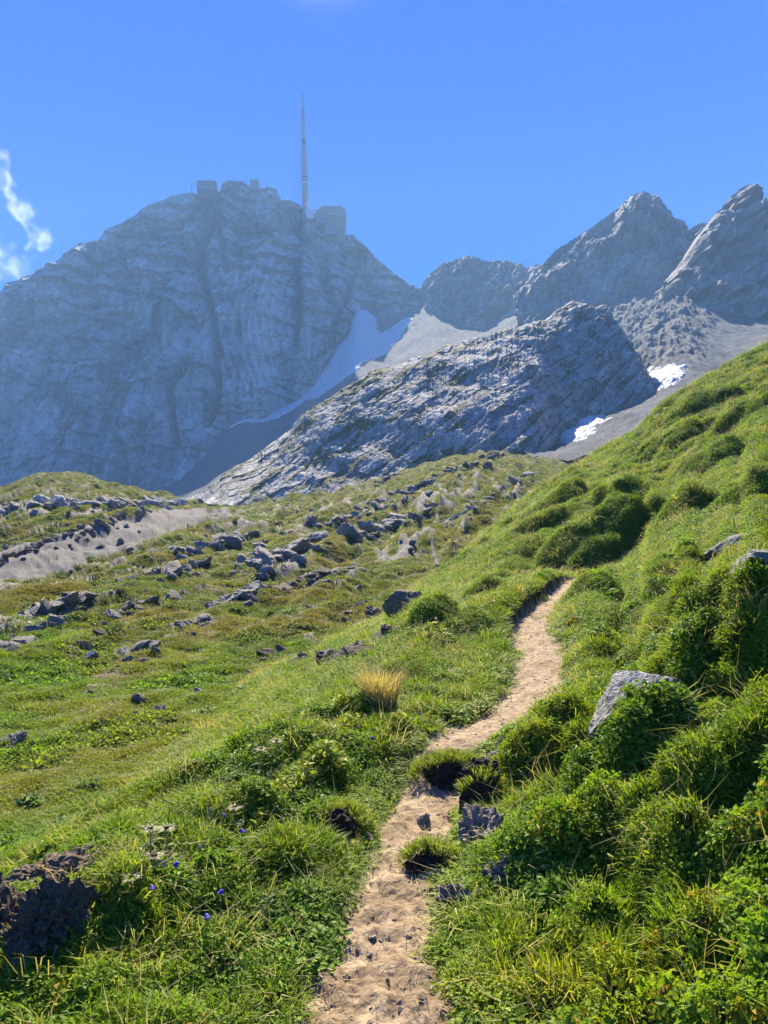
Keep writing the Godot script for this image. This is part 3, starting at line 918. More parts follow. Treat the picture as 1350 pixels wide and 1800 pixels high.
func rock_mesh(s: int, sub: int, shape: Vector3, base: Color, rough: float, lichen := 0.0, fluted := 0.0) -> ArrayMesh:
	var r := RandomNumberGenerator.new()
	r.seed = s
	var planes := []
	for k in 13:
		var n := Vector3(r.randf_range(-1, 1), r.randf_range(-1, 1), r.randf_range(-1, 1)).normalized()
		planes.append([n, r.randf_range(0.5, 0.95)])
	var ico := icosphere(sub)
	var nz := noise(s + 500, 1.6, 4)
	var nl := noise(s + 600, 3.2, 3)
	var v := PackedVector3Array()
	var c := PackedColorArray()
	for dir in ico[0]:
		var q: Vector3 = dir
		var rad := 1.25
		for p in planes:
			var dd: float = q.dot(p[0])
			if dd > 0.05: rad = minf(rad, p[1] / dd)
		var z := nz.get_noise_3dv(q * 1.6)
		rad *= 1.0 + rough * z
		if fluted > 0.0:
			rad *= 1.0 - fluted * maxf(0.0, nl.get_noise_3d(q.x * 3.0, q.y * 0.5, q.z * 3.0) + 0.1)
		var p := q * rad * shape
		v.append(p)
		var tone := clampf(1.0 + 0.55 * nl.get_noise_3dv(p / shape * 1.4) + 0.25 * z, 0.5, 1.5)
		var k := base * tone
		if lichen > 0.0 and nl.get_noise_3dv(q * 3.4 + Vector3(7, 3, 1)) > 0.42 - lichen * 0.5: k = Color(0.55, 0.55, 0.52)
		c.append(Color(k.r, k.g, k.b))
	var idx := PackedInt32Array()
	for t in ico[1]: idx.append_array([t[0], t[2], t[1]])
	return mesh_of(v, c, idx)

func turned(yaw: float, tilt: float, roll: float, s: Vector3) -> Basis:
	return Basis.from_euler(Vector3(tilt, yaw, roll)) * Basis.from_scale(s)

# each: foot line in the photograph, block size in picture rows, tone (0 grey, 1 dark, 2 pale), label
var ledges := [
	[[[368, 1074], [415, 1056], [462, 1040]], 34, 0, "fluted grey rock ledge below the centre of the meadow, above the bare grassy swell"],
	[[[448, 1003], [500, 980], [562, 952]], 40, 0, "largest blocky grey rock ledge in the middle of the meadow"],
	[[[617, 946], [660, 930], [702, 914]], 30, 0, "grey rock ledge climbing to the upper right of the largest ledge"],
	[[[490, 1042], [530, 1024], [576, 1008]], 24, 1, "brown low rock rib between two grassy strips in mid meadow"],
	[[[542, 1036], [590, 1016], [630, 992]], 20, 1, "long dark shadowed rock wall lying along the grassy swell"],
	[[[306, 1108], [340, 1098], [376, 1090]], 22, 0, "row of upright grey teeth of rock left of the grassy swell"],
	[[[458, 1166], [480, 1152], [506, 1142]], 28, 1, "pile of black shaded blocks on the swell, left of the long dark outcrop"],
	[[[507, 1172], [536, 1166], [566, 1162]], 20, 1, "low black rocks joining the block pile to the long dark outcrop"],
	[[[572, 1164], [610, 1160], [662, 1150]], 38, 1, "broad dark outcrop beside the leafy herbs, left of the straw tuft"],
	[[[608, 1078], [638, 1064]], 24, 1, "two dark rocks just left of the rounded boulder under the hillside"],
	[[[306, 972], [345, 966], [382, 958]], 24, 0, "grey rock ledge at the lower end of the stony ground"],
	[[[386, 956], [425, 948], [460, 938]], 22, 0, "grey rock ledge right of the stony ground, behind the largest ledge"],
	[[[296, 1012], [335, 1000], [372, 990]], 22, 0, "weathered rock ledge left of the largest ledge"],
	[[[294, 1056], [326, 1042]], 22, 0, "short rock ledge left of the fluted ledge"],
	[[[0, 1144], [26, 1138], [54, 1132]], 34, 0, "big grey block at the left edge of the meadow"],
	[[[52, 1112], [90, 1098], [132, 1080]], 24, 0, "rock ledge rising rightward from the big block at the left edge"],
	[[[78, 1072], [120, 1062], [162, 1050]], 26, 0, "dark hollowed rock ledge above the left edge block"],
	[[[124, 1154], [156, 1136], [188, 1116]], 20, 1, "brown tilted rock slab row in the left meadow"],
	[[[206, 1160], [240, 1146], [296, 1130]], 26, 0, "grey rock ledge with squarish blocks in the left meadow"],
	[[[186, 1088], [222, 1074], [260, 1060]], 20, 0, "thin rock ledge in the left meadow below the bare patch"],
	[[[0, 984], [70, 960], [140, 934], [212, 910]], 14, 1, "low dark rock rim along the top of the stony ground"],
	[[[62, 890], [120, 888], [180, 886], [250, 888], [316, 888]], 20, 2, "pale whitish limestone outcrop on the far knoll"],
	[[[-20, 905], [26, 894]], 16, 2, "small pale outcrop at the left edge below the knoll"],
	[[[10, 1306], [30, 1314], [50, 1322]], 26, 0, "cluster of pale grey boulders by the left edge in the near meadow"],
	[[[650, 949], [698, 923], [736, 906], [776, 886]], 22, 0, "long rock band slanting up right of the third ledge"],
	[[[640, 900], [700, 872], [760, 850]], 16, 0, "grey rock band just under the meadow crest"],
	[[[660, 850], [704, 832]], 14, 1, "dark rocks on the meadow crest at the left of its rise"],
	[[[782, 923], [826, 896], [868, 870], [940, 832]], 12, 2, "thin pale rock seam running up beside the near hill"],
	[[[760, 842], [810, 824], [850, 808], [880, 803]], 12, 1, "dark knobbly rocks along the highest meadow crest"],
	[[[652, 1090], [676, 1082]], 26, 1, "dark rock wedged below the rounded boulder"],
	[[[654, 1132], [680, 1124], [704, 1114]], 26, 1, "black shaded rocks against the foot of the near hill"],
	[[[560, 930], [600, 915], [650, 890]], 18, 0, "broken grey rock band left of the third ledge"],
	[[[420, 1000], [440, 985], [470, 962]], 20, 0, "slanting grey slabs on the left flank of the largest ledge"],
	[[[200, 1030], [240, 1020], [280, 1006]], 14, 0, "low scattered rock rib in the left meadow under the stony ground"],
]

func make_rocks() -> void:
	var grey := Color(0.50, 0.455, 0.395)
	var brown := Color(0.34, 0.285, 0.215)
	var pale := Color(0.58, 0.55, 0.50)
	var sets := []
	for tone in [grey, brown, pale]:
		var list := []
		for k in 7:
			list.append(rock_mesh(100 + k * 7 + sets.size() * 50, 3, Vector3(1.0, 0.85 + 0.12 * (k % 3), 0.85), tone, 0.10, 0.1, 0.22))
		sets.append(list)
	variants = sets
	rng.seed = 77
	for l in ledges:
		var pts: Array = l[0]
		var first := hit(pts[0][0], pts[0][1])
		var t := thing("rock_ledge", first, l[3], "rock ledge", "rock ledges cropping out of the meadow")
		var px: float = pts[0][0]
		var endp: float = pts[pts.size() - 1][0]
		var xs := PackedFloat32Array()
		var ys := PackedFloat32Array()
		for q in pts:
			xs.append(q[0])
			ys.append(q[1])
		while px <= endp:
			var size_px: float = l[1] * rng.randf_range(0.6, 1.3)
			var p := hit(px, tab(xs, ys, px) + rng.randf_range(-4, 3))
			var s := size_px * -p.z / F
			var b := turned(rng.randf_range(-0.5, 0.5) + (PI if rng.randf() < 0.4 else 0.0), rng.randf_range(-0.25, 0.25), -0.45 + rng.randf_range(-0.25, 0.25), Vector3(0.8, 0.46, 1.15) * s * rng.randf_range(0.7, 1.0))
			part("block", sets[l[2]][rng.randi() % 7], M.stone, t, Transform3D(b, p - first + Vector3(0, s * 0.1, -s * 0.3)))
			if rng.randf() < 0.7:
				var b2 := turned(rng.randf() * TAU, rng.randf_range(-0.3, 0.3), rng.randf_range(-0.3, 0.3), Vector3(0.6, 0.42, 0.6) * s * rng.randf_range(0.4, 0.7))
				var q := hit(px + rng.randf_range(-14, 14), tab(xs, ys, px) + rng.randf_range(2, 16))
				part("block", sets[l[2]][rng.randi() % 7], M.stone, t, Transform3D(b2, q - first + Vector3(0, s * 0.06, 0)))
			px += size_px * 0.5
	# single boulders
	var short_names := ["fluted ledge", "largest ledge", "third ledge", "brown rock rib", "long dark rock wall", "row of rock teeth", "black block pile", "low black rocks", "broad dark outcrop", "two dark rocks under the hillside", "ledge at the stony ground", "ledge behind the largest ledge", "weathered ledge", "short ledge", "left edge block", "ledge beside the left edge block", "hollowed ledge", "brown tilted slabs", "squarish block ledge", "thin ledge", "dark rim of the stony ground", "pale knoll outcrop", "small pale left outcrop", "pale boulder cluster", "long slanting rock band", "band under the crest", "dark crest rocks", "thin pale seam", "knobbly crest rocks", "wedged dark rock", "black rocks at the hill foot", "broken rock band", "slanting slabs", "low scattered rib"]
	var specials := [
		[708, 1084, 78, 64, 1, "rounded boulder lying under the edge of the near hillside"],
		[209, 958, 14, 12, 1, "lone brown boulder on the grey stony ground"],
		[361, 1104, 24, 12, 2, "flat pale stone below the row of rock teeth"],
		[628, 1040, 20, 16, 1, "small dark boulder above the rounded boulder"],
		[545, 925, 26, 18, 0, "rounded grey boulder on top of the largest ledge"],
		[250, 1168, 26, 16, 1, "brown boulder below the squarish blocks in the left meadow"],
		[158, 1160, 24, 16, 2, "pale boulder below the brown tilted slabs"],
		[345, 1222, 22, 14, 0, "grey boulder with a tuft at its side in the lower meadow"],
		[284, 1254, 22, 15, 0, "grey boulder half sunk in the lower meadow"],
		[240, 1234, 26, 18, 1, "dark boulder at the foot of the mossy swell"],
		[170, 1315, 20, 16, 1, "dark boulder left in the near meadow among low herbs"],
		[135, 1318, 22, 14, 1, "dark flat boulder beside the near meadow herbs"],
	]
	for q in specials:
		var p := hit(q[0], q[1])
		var k := -p.z / F
		var t := thing("boulder", p, q[5], "boulder", "boulders lying in the meadow")
		part("stone", rock_mesh(300 + int(q[0]), 3, Vector3(q[2] * 0.58 * k, q[3] * 0.62 * k, q[2] * 0.5 * k), [grey, brown, pale][q[4]], 0.16, 0.1), M.boulder, t, Transform3D(Basis(), Vector3(0, q[3] * 0.3 * k, -q[2] * 0.3 * k)))
	# stones strewn over the meadow; each is told apart by size, tone and the ledge it lies by
	var used := {}
	for k in 300:
		var px := rng.randf_range(-30, 780)
		var py := 880.0 + 520.0 * pow(rng.randf(), 1.5)
		var size := rng.randf_range(3.5, 8.5)
		var dark := rng.randf() < 0.4
		var turn := turned(rng.randf() * TAU, rng.randf_range(-0.3, 0.3), rng.randf_range(-0.4, 0.4), Vector3(1, 0.75, 1))
		var mesh: Mesh = sets[1 if dark else 0][rng.randi() % 7]
		if px > 560.0 and py > 1180.0: continue
		var p := hit(px, py)
		if kind_at(p.x, -p.z) == 1: continue
		var best := 1e9
		var who := 0
		var away := Vector2.ZERO
		for j in ledges.size():
			for c in ledges[j][0]:
				var e := Vector2(px - c[0], py - c[1])
				if e.length() < best:
					best = e.length()
					who = j
					away = e
		var side := ("right of" if away.x > 0.0 else "left of") if absf(away.x) > absf(away.y) else ("below" if away.y > 0.0 else "above")
		var label := "%s %s stone lying %s the %s%s" % ["tiny" if size < 5.0 else ("small" if size < 7.0 else "bigger"), "brown" if dark else "grey", side, short_names[who], " at some distance" if best > 45.0 else ""]
		if used.has(label): continue
		used[label] = true
		var s := -p.z / F * size
		var o := part("stone", mesh, M.stone, self, Transform3D(turn.scaled(Vector3.ONE * s), p + Vector3(0, s * 0.15, 0)))
		tag(o, label, "stone", "stones strewn over the meadow")
	# flat pale stones in the short grass
	for q in [[93, 1379, "flat whitish stone left of the dark dock plants"], [440, 1317, "flat whitish stone farthest up the short grass"], [497, 1302, "flat whitish stone next to the shoulder of the hill"], [340, 1462, "broad flat whitish stone in the middle of the short grass"], [75, 1474, "flat whitish stone under the spreading herb at the left"], [455, 1335, "flat whitish stone beside the seeding thistle"], [290, 1390, "tiny flat whitish stone alone in the short grass"], [400, 1625, "grey half-buried stone in the grass among bellflowers"], [226, 1552, "flat whitish stone between thistles and dark boulders"]]:
		var p := hit(q[0], q[1])
		var s := -p.z / F * rng.randf_range(10.0, 14.0)
		var o := part("flat_stone", sets[2][rng.randi() % 7], M.stone, self, Transform3D(turned(rng.randf() * TAU, 0.1, 0.05, Vector3(s, s * 0.3, s * 0.7)), p))
		tag(o, q[2], "stone", "flat pale stones in the grass")
	# near rocks
	near_rock("mossy_boulder", [-12, 1668], Vector3(0.3, 0.27, 0.28), 0.3, Color(0.180, 0.142, 0.098), 0.0, 401, "dark mossy boulder at the lower left edge", 0.02)
	near_rock("mossy_boulder", [86, 1650], Vector3(0.2, 0.2, 0.2), -0.4, Color(0.195, 0.149, 0.103), 0.0, 402, "dark split boulder beside the mossy one, lower left", 0.02)
	near_rock("mossy_boulder", [112, 1548], Vector3(0.3, 0.12, 0.22), 0.2, Color(0.255, 0.196, 0.127), 0.0, 403, "brown ridged rock behind the dark boulders, lower left", 0.0)
	slab([1062, 1316], [1190, 1172], 0.22, 0.12, Vector3(-0.55, 0.6, 0.6), 0.06, Color(0.28, 0.26, 0.24), 0.75, 404, "grey lichen-spotted rock slab sunk in the bank")
	slab([1262, 988], [1346, 918], 0.3, 0.16, Vector3(-0.5, 0.7, 0.5), 0.1, Color(0.36, 0.345, 0.32), 0.25, 405, "long pale rock slab high on the bank")
	slab([1330, 1016], [1372, 970], 0.25, 0.14, Vector3(-0.4, 0.7, 0.5), 0.1, Color(0.36, 0.345, 0.32), 0.2, 406, "pale rock at the right edge below the long slab")
	slab([1258, 1034], [1316, 1002], 0.08, 0.06, Vector3(-0.4, 0.8, 0.4), 0.04, Color(0.32, 0.30, 0.27), 0.1, 407, "thin flat rock rib under the long pale slab")
	near_rock("trail_rock", [845, 1480], Vector3(0.14, 0.17, 0.2), 0.5, Color(0.352, 0.307, 0.250), 0.1, 408, "grey rock jutting beside the trail under a grass cushion", 0.0, -0.3)
	near_rock("trail_rock", [812, 1580], Vector3(0.09, 0.07, 0.1), 0.2, Color(0.352, 0.300, 0.243), 0.0, 409, "low worn rock on the right edge of the trail", 0.0)
	near_rock("trail_rock", [884, 1545], Vector3(0.09, 0.1, 0.1), 1.2, Color(0.320, 0.285, 0.236), 0.1, 410, "small grey rock half under the bank beside the trail", 0.0)
	near_rock("trail_rock", [870, 1345], Vector3(0.13, 0.1, 0.12), 0.3, Color(0.416, 0.345, 0.257), 0.0, 411, "dusty rock right of the turf hummock on the trail", 0.0)
	near_rock("trail_stone", [747, 1452], Vector3(0.05, 0.045, 0.045), 0.4, Color(0.384, 0.352, 0.311), 0.0, 412, "loose grey stone on the trail", 0.012)
	near_rock("trail_stone", [638, 1474], Vector3(0.05, 0.022, 0.04), 0.9, Color(0.320, 0.285, 0.243), 0.0, 413, "flat dark stone at the left edge of the trail", 0.008)
	near_rock("trail_stone", [885, 1312], Vector3(0.055, 0.045, 0.05), 0.9, Color(0.400, 0.345, 0.270), 0.0, 414, "rounded stone on top of the trail step", 0.03)

func slab(q0: Array, q1: Array, wide: float, thick: float, face: Vector3, proud: float, base: Color, lichen: float, s: int, label: String) -> void:
	# a slab whose long side runs between two points of the bank
	var a := hit(q0[0], q0[1])
	var b := hit(q1[0], q1[1])
	var along := (b - a).normalized()
	if (b - a).length() > 1.1: b = a + along * 1.1
	var up := (face - along * face.dot(along)).normalized()
	var o := part("rock_slab", rock_mesh(s, 4, Vector3(wide, thick, (b - a).length() * 0.62), base, 0.1, lichen, 0.06), M.boulder, self, Transform3D(Basis(up.cross(along), up, along), (a + b) * 0.5 + up * (proud - thick * 0.5)))
	tag(o, label, "rock", "rocks by the trail")

func near_rock(called: String, q: Array, shape: Vector3, yaw: float, base: Color, lichen: float, s: int, label: String, lift := 0.0, roll := 0.0) -> void:
	var p := hit(q[0], q[1])
	var o := part(called, rock_mesh(s, 4, shape, base, 0.34, lichen, 0.26), M.boulder, self, Transform3D(turned(yaw, 0.1, roll, Vector3.ONE), p + Vector3(0, lift, 0)))
	tag(o, label, "rock", "rocks by the trail")

# ------------------------------------------------------------------ plants
func blades(s: int, n: int, radius: float, h0: float, h1: float, w: float, lean: float, c0: Color, c1: Color) -> ArrayMesh:
	var r := RandomNumberGenerator.new()
	r.seed = s
	var v := PackedVector3Array()
	var c := PackedColorArray()
	var idx := PackedInt32Array()
	for k in n:
		var a := r.randf() * TAU
		var rad := radius * sqrt(r.randf())
		var root := Vector3(cos(a) * rad, -0.01, sin(a) * rad)
		var dir_a := a + r.randf_range(-1.2, 1.2)
		var out := Vector3(cos(dir_a), 0, sin(dir_a))
		var side := Vector3(-out.z, 0, out.x).rotated(Vector3.UP, r.randf_range(-0.9, 0.9))
		var h := r.randf_range(h0, h1)
		var l := lean * r.randf_range(0.2, 1.3) * h
		var m := root + Vector3.UP * h * 0.6 + out * l * 0.35
		var tip := root + Vector3.UP * h * (1.0 - 0.25 * lean) + out * l
		var ww := w * r.randf_range(0.7, 1.3)
		var i := v.size()
		v.append_array([root - side * ww * 0.5, root + side * ww * 0.5, m - side * ww * 0.45, m + side * ww * 0.45, tip])
		var t := c0.lerp(c1, r.randf())
		for e in 5: c.append(t)
		idx.append_array([i, i + 2, i + 1, i + 1, i + 2, i + 3, i + 2, i + 4, i + 3])
	return mesh_of(v, c, idx)

func leaves(s: int, n: int, radius: float, height: float, size: float, slim: float, c0: Color, c1: Color) -> ArrayMesh:
	var r := RandomNumberGenerator.new()
	r.seed = s
	var v := PackedVector3Array()
	var c := PackedColorArray()
	var idx := PackedInt32Array()
	for k in n:
		var a := r.randf() * TAU
		var rad := radius * sqrt(r.randf())
		var y := height * r.randf() * (1.0 - 0.6 * rad / radius * rad / radius)
		var root := Vector3(cos(a) * rad, y, sin(a) * rad)
		var yaw := r.randf() * TAU
		var pitch := r.randf_range(-0.3, 1.1)
		var out := Vector3(cos(yaw) * cos(pitch), sin(pitch), sin(yaw) * cos(pitch))
		var side := out.cross(Vector3.UP.rotated(Vector3.RIGHT, r.randf_range(-0.5, 0.5))).normalized()
		var up := side.cross(out)
		var l := size * r.randf_range(0.6, 1.3)
		var w := l * slim
		var i := v.size()
		v.append_array([root, root + out * l * 0.45 + side * w + up * w * 0.35, root + out * l * 0.45 - side * w + up * w * 0.35, root + out * l * 0.5, root + out * l - up * l * 0.12])
		var t := c0.lerp(c1, r.randf())
		for e in 5: c.append(t)
		idx.append_array([i, i + 1, i + 3, i, i + 3, i + 2, i + 1, i + 4, i + 3, i + 3, i + 4, i + 2])
	return mesh_of(v, c, idx)

func multi(called: String, mesh: Mesh, mat: Material, where: Array[Transform3D], tint: PackedColorArray, parent: Node = self) -> MultiMeshInstance3D:
	var mm := MultiMesh.new()
	mm.transform_format = MultiMesh.TRANSFORM_3D
	mm.use_colors = true
	mm.mesh = mesh
	mm.instance_count = where.size()
	for k in where.size():
		mm.set_instance_transform(k, where[k])
		mm.set_instance_color(k, tint[k])
	var o := MultiMeshInstance3D.new()
	o.name = numbered(called) if parent == self else called
	o.multimesh = mm
	o.material_override = mat
	parent.add_child(o, true)
	o.set_meta("kind", "stuff")
	return o

func upright(n: Vector3, yaw: float, s: Vector3) -> Basis:
	var y := n.normalized()
	var x := Vector3(cos(yaw), 0, sin(yaw))
	x = (x - y * x.dot(y)).normalized()
	return Basis(x * s.x, y * s.y, x.cross(y) * s.z)

func make_grass() -> void:
	rng.seed = 5
	var g0 := Color(0.13, 0.21, 0.012)
	var g1 := Color(0.28, 0.36, 0.04)
	var kinds := [
		{"name": "grass", "label": "fresh green grass blades on the near hillside", "mesh": blades(1, 34, 0.06, 0.03, 0.10, 0.0042, 0.8, g0, g1), "mat": M.leaf},
		{"name": "grass", "label": "short yellow-green turf on the near hillside", "mesh": blades(2, 46, 0.075, 0.025, 0.075, 0.0045, 0.9, Color(0.17, 0.24, 0.018), Color(0.34, 0.37, 0.05)), "mat": M.leaf},
		{"name": "ground_cover", "label": "mat of small green leaves covering the near bank", "mesh": leaves(3, 90, 0.075, 0.055, 0.016, 0.3, Color(0.115, 0.195, 0.014), Color(0.27, 0.35, 0.04)), "mat": M.leaf},
		{"name": "ground_cover", "label": "mat of darker broad leaves among the grass", "mesh": leaves(4, 48, 0.07, 0.06, 0.024, 0.36, Color(0.095, 0.175, 0.02), Color(0.22, 0.31, 0.045)), "mat": M.leaf},
		{"name": "dry_grass", "label": "scattered dry straw blades among the green turf", "mesh": blades(5, 12, 0.06, 0.07, 0.2, 0.003, 1.1, Color(0.34, 0.28, 0.12), Color(0.52, 0.44, 0.24)), "mat": M.straw},
		{"name": "meadow_grass", "label": "short olive turf tufts over the meadow", "mesh": blades(6, 60, 0.2, 0.04, 0.12, 0.013, 0.9, Color(0.14, 0.175, 0.035), Color(0.27, 0.265, 0.085)), "mat": M.leaf},
		{"name": "meadow_herbs", "label": "low leafy herbs dotted over the meadow", "mesh": leaves(7, 40, 0.16, 0.10, 0.075, 0.33, Color(0.10, 0.15, 0.03), Color(0.22, 0.26, 0.06)), "mat": M.leaf},
	]
	var where := []
	var tint := []
	for k in kinds.size():
		var a: Array[Transform3D] = []
		where.append(a)
		tint.append(PackedColorArray())
	var pick := noise(51, 1.4, 3)
	var hue := noise(52, 0.5, 4)
	# near hillside
	var n_near := 185000
	var a_ := 0.75
	var lo := pow(1.3, a_)
	var hi := pow(52.0, a_)
	for k in n_near:
		var d := pow(lo + rng.randf() * (hi - lo), 1.0 / a_)
		var x := rng.randf_range(-1.0, 1.0) * (0.58 * d + 1.5)
		var ki := kind_at(x, d)
		if ki != 1: continue
		var p := Vector3(x, ground(x, d), -d)
		if d > 8.5 and d < 17.0 and absf(x - tabs(PD, PX, d) + tab(PD, PW, d) + 0.04) < 0.07: continue
		var n := normal_at(x, d)
		var big := 0.85 + 0.055 * d
		var q := pick.get_noise_2d(x, d) + rng.randf_range(-0.25, 0.25)
		var off := x - tabs(PD, PX, d)
		if off > 0.5: q += 0.14
		var which := 0
		if q > 0.3: which = 3
		elif q > -0.1: which = 2
		elif q > -0.22: which = 1
		if rng.randf() < 0.038: which = 4
		var s := big * rng.randf_range(0.65, 1.35)
		var tall := s * (1.0 if which != 0 else rng.randf_range(0.6, 1.3))
		if d < 18.0 and absf(off) < tab(PD, PW, d) + 0.14: tall *= 0.6
		where[which].append(Transform3D(upright(n + Vector3.UP * (0.5 if which < 2 else 0.1), rng.randf() * TAU, Vector3(s, tall, s)), p))
		var w := hue.get_noise_2d(x, d)
		var c := Color(0.93, 1.02, 0.8).lerp(Color(1.3, 1.12, 0.85), clampf(w * 1.5 + 0.1, 0.0, 1.0)).lerp(Color(0.75, 0.85, 0.8), clampf(-w * 1.5, 0.0, 1.0))
		if rng.randf() < 0.03 and which in [2, 3]: c = Color(1.8, 0.9, 0.5)
		c = c * rng.randf_range(0.8, 1.2)
		tint[which].append(c)
	# the steep sides of the hummocks
	for e in bumps:
		var cx: float = at(e[0], e[1], e[2]).x
		var big: float = 0.85 + 0.055 * e[2]
		var many := int(900.0 * e[3] * e[4] / (big * big) * (1.0 + 2.0 * e[5] / e[3]))
		for k in many:
			var a := rng.randf() * TAU
			var rad := pow(rng.randf(), 0.35)
			var x: float = cx + cos(a) * rad * e[3]
			var d: float = e[2] + sin(a) * rad * e[4]
			if kind_at(x, d) != 1: continue
			var which := 2 if rng.randf() < 0.65 else 1
			var s := big * rng.randf_range(0.65, 1.35)
			where[which].append(Transform3D(upright(normal_at(x, d) + Vector3.UP * 0.1, rng.randf() * TAU, Vector3.ONE * s), Vector3(x, ground(x, d), -d)))
			tint[which].append(Color.WHITE * rng.randf_range(0.75, 1.15))
	# meadow
	for k in 230000:
		var d := exp(lerpf(log(2.6), log(150.0), pow(rng.randf(), 0.62)))
		var x := rng.randf_range(-(0.62 * d + 1.6), 0.35 * d)
		if kind_at(x, d) != 0: continue
		var w := hue.get_noise_2d(x * 0.4 + 90.0, d * 0.4)
		var q := pick.get_noise_2d(x * 0.3 + 50.0, d * 0.3) + rng.randf_range(-0.2, 0.2)
		if n_edge.get_noise_2d(x * 0.12 + 9.0, d * 0.12) > 0.28 and rng.randf() < 0.8: continue
		var which := 6 if q > 0.33 else 5
		var big := clampf(0.42 + 0.022 * d, 0.45, 1.7)
		var s := big * rng.randf_range(0.6, 1.3)
		var tall := s * (0.75 + 0.5 * rng.randf()) * (0.75 if d > 30.0 else 1.0)
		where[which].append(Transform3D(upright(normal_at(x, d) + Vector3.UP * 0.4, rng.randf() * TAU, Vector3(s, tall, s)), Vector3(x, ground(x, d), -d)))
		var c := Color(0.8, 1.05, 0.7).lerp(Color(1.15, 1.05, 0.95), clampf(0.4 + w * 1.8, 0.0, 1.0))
		# tint steps at a ragged distance from the walker: greener near, darker beyond
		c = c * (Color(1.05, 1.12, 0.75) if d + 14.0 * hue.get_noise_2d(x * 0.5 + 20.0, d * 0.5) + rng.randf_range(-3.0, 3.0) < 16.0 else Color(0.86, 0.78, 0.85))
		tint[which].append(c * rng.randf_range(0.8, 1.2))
	for k in kinds.size():
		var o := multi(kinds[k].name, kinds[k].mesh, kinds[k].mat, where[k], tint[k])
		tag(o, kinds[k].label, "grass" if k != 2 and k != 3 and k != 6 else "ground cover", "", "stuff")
	# straw and crumbs on the trail
	var straw := blades(61, 1, 0.0, 0.05, 0.11, 0.0028, 0.5, Color(0.5, 0.4, 0.24), Color(0.62, 0.52, 0.33))
	var a1: Array[Transform3D] = []
	var t1 := PackedColorArray()
	var a2: Array[Transform3D] = []
	var t2 := PackedColorArray()
	for k in 5200:
		var d := rng.randf_range(2.0, 12.0)
		if rng.randf() < 0.5: d = rng.randf_range(2.2, 5.4)
		var off := rng.randf_range(-1.15, 1.15)
		var x := tabs(PD, PX, d) + off * tab(PD, PW, d)
		if kind_at(x, d) != 2: continue
		if rng.randf() > 0.25 + 0.75 * absf(off): continue
		var p := Vector3(x, ground(x, d) + 0.006, -d)
		if k % 30 > 0:
			a1.append(Transform3D(Basis.from_euler(Vector3(PI * 0.5 + rng.randf_range(-0.25, 0.1), rng.randf() * TAU, 0)) * Basis.from_scale(Vector3.ONE * rng.randf_range(0.4, 1.2)), p))
			t1.append(Color.WHITE * rng.randf_range(0.6, 1.1))
		else:
			a2.append(Transform3D(turned(rng.randf() * TAU, rng.randf(), 0, Vector3.ONE * 0.006 * pow(rng.randf(), 3.0) + Vector3.ONE * 0.002), p))
			t2.append(Color(0.9, 0.75, 0.6) * rng.randf_range(0.7, 1.3))
	var a3: Array[Transform3D] = []
	var t3 := PackedColorArray()
	for k in 1300:
		var d := 2.0 + 12.0 * pow(rng.randf(), 1.6)
		var off := rng.randf_range(-1.2, 1.2)
		var x := tabs(PD, PX, d) + off * tab(PD, PW, d)
		if kind_at(x, d) != 2 or rng.randf() > 0.2 + 0.8 * absf(off): continue
		var s := 0.004 + 0.010 * pow(rng.randf(), 2.5)
		a3.append(Transform3D(turned(rng.randf() * TAU, rng.randf_range(-0.2, 0.2), 0, Vector3(s * 1.3, s * 0.6, s)), Vector3(x, ground(x, d), -d)))
		t3.append(Color(1.0, 0.95, 0.88) * rng.randf_range(0.55, 1.15))
	tag(multi("pebbles", rock_mesh(63, 2, Vector3.ONE, Color(0.55, 0.47, 0.38), 0.15), M.soil, a3, t3), "loose pebbles pressed into the dirt trail", "pebbles", "", "stuff")
	tag(multi("straw_litter", straw, M.straw, a1, t1), "dry straw litter trodden into the dirt trail", "straw", "", "stuff")
	tag(multi("dirt_crumbs", rock_mesh(62, 1, Vector3.ONE, Color(0.55, 0.43, 0.32), 0.2), M.soil, a2, t2), "small crumbs of earth and grit on the trail", "grit", "", "stuff")

func tuft(parent: Node, mesh: Mesh, mat: Material, n: int, rx: float, rz: float, top: Callable, smin: float, smax: float, called := "grass") -> void:
	var a: Array[Transform3D] = []
	var t := PackedColorArray()
	for k in n:
		var q := Vector2(rng.randf_range(-1, 1), rng.randf_range(-1, 1))
		if q.length() > 1.0 or q.y > 0.45: continue
		var p := Vector3(q.x * rx, 0, q.y * rz)
		p.y = top.call(q)
		a.append(Transform3D(upright(Vector3(q.x * 0.8, 1, q.y * 0.8), rng.randf() * TAU, Vector3.ONE * rng.randf_range(smin, smax)), p))
		t.append(Color.WHITE * rng.randf_range(0.8, 1.2))
	multi(called, mesh, mat, a, t, parent)

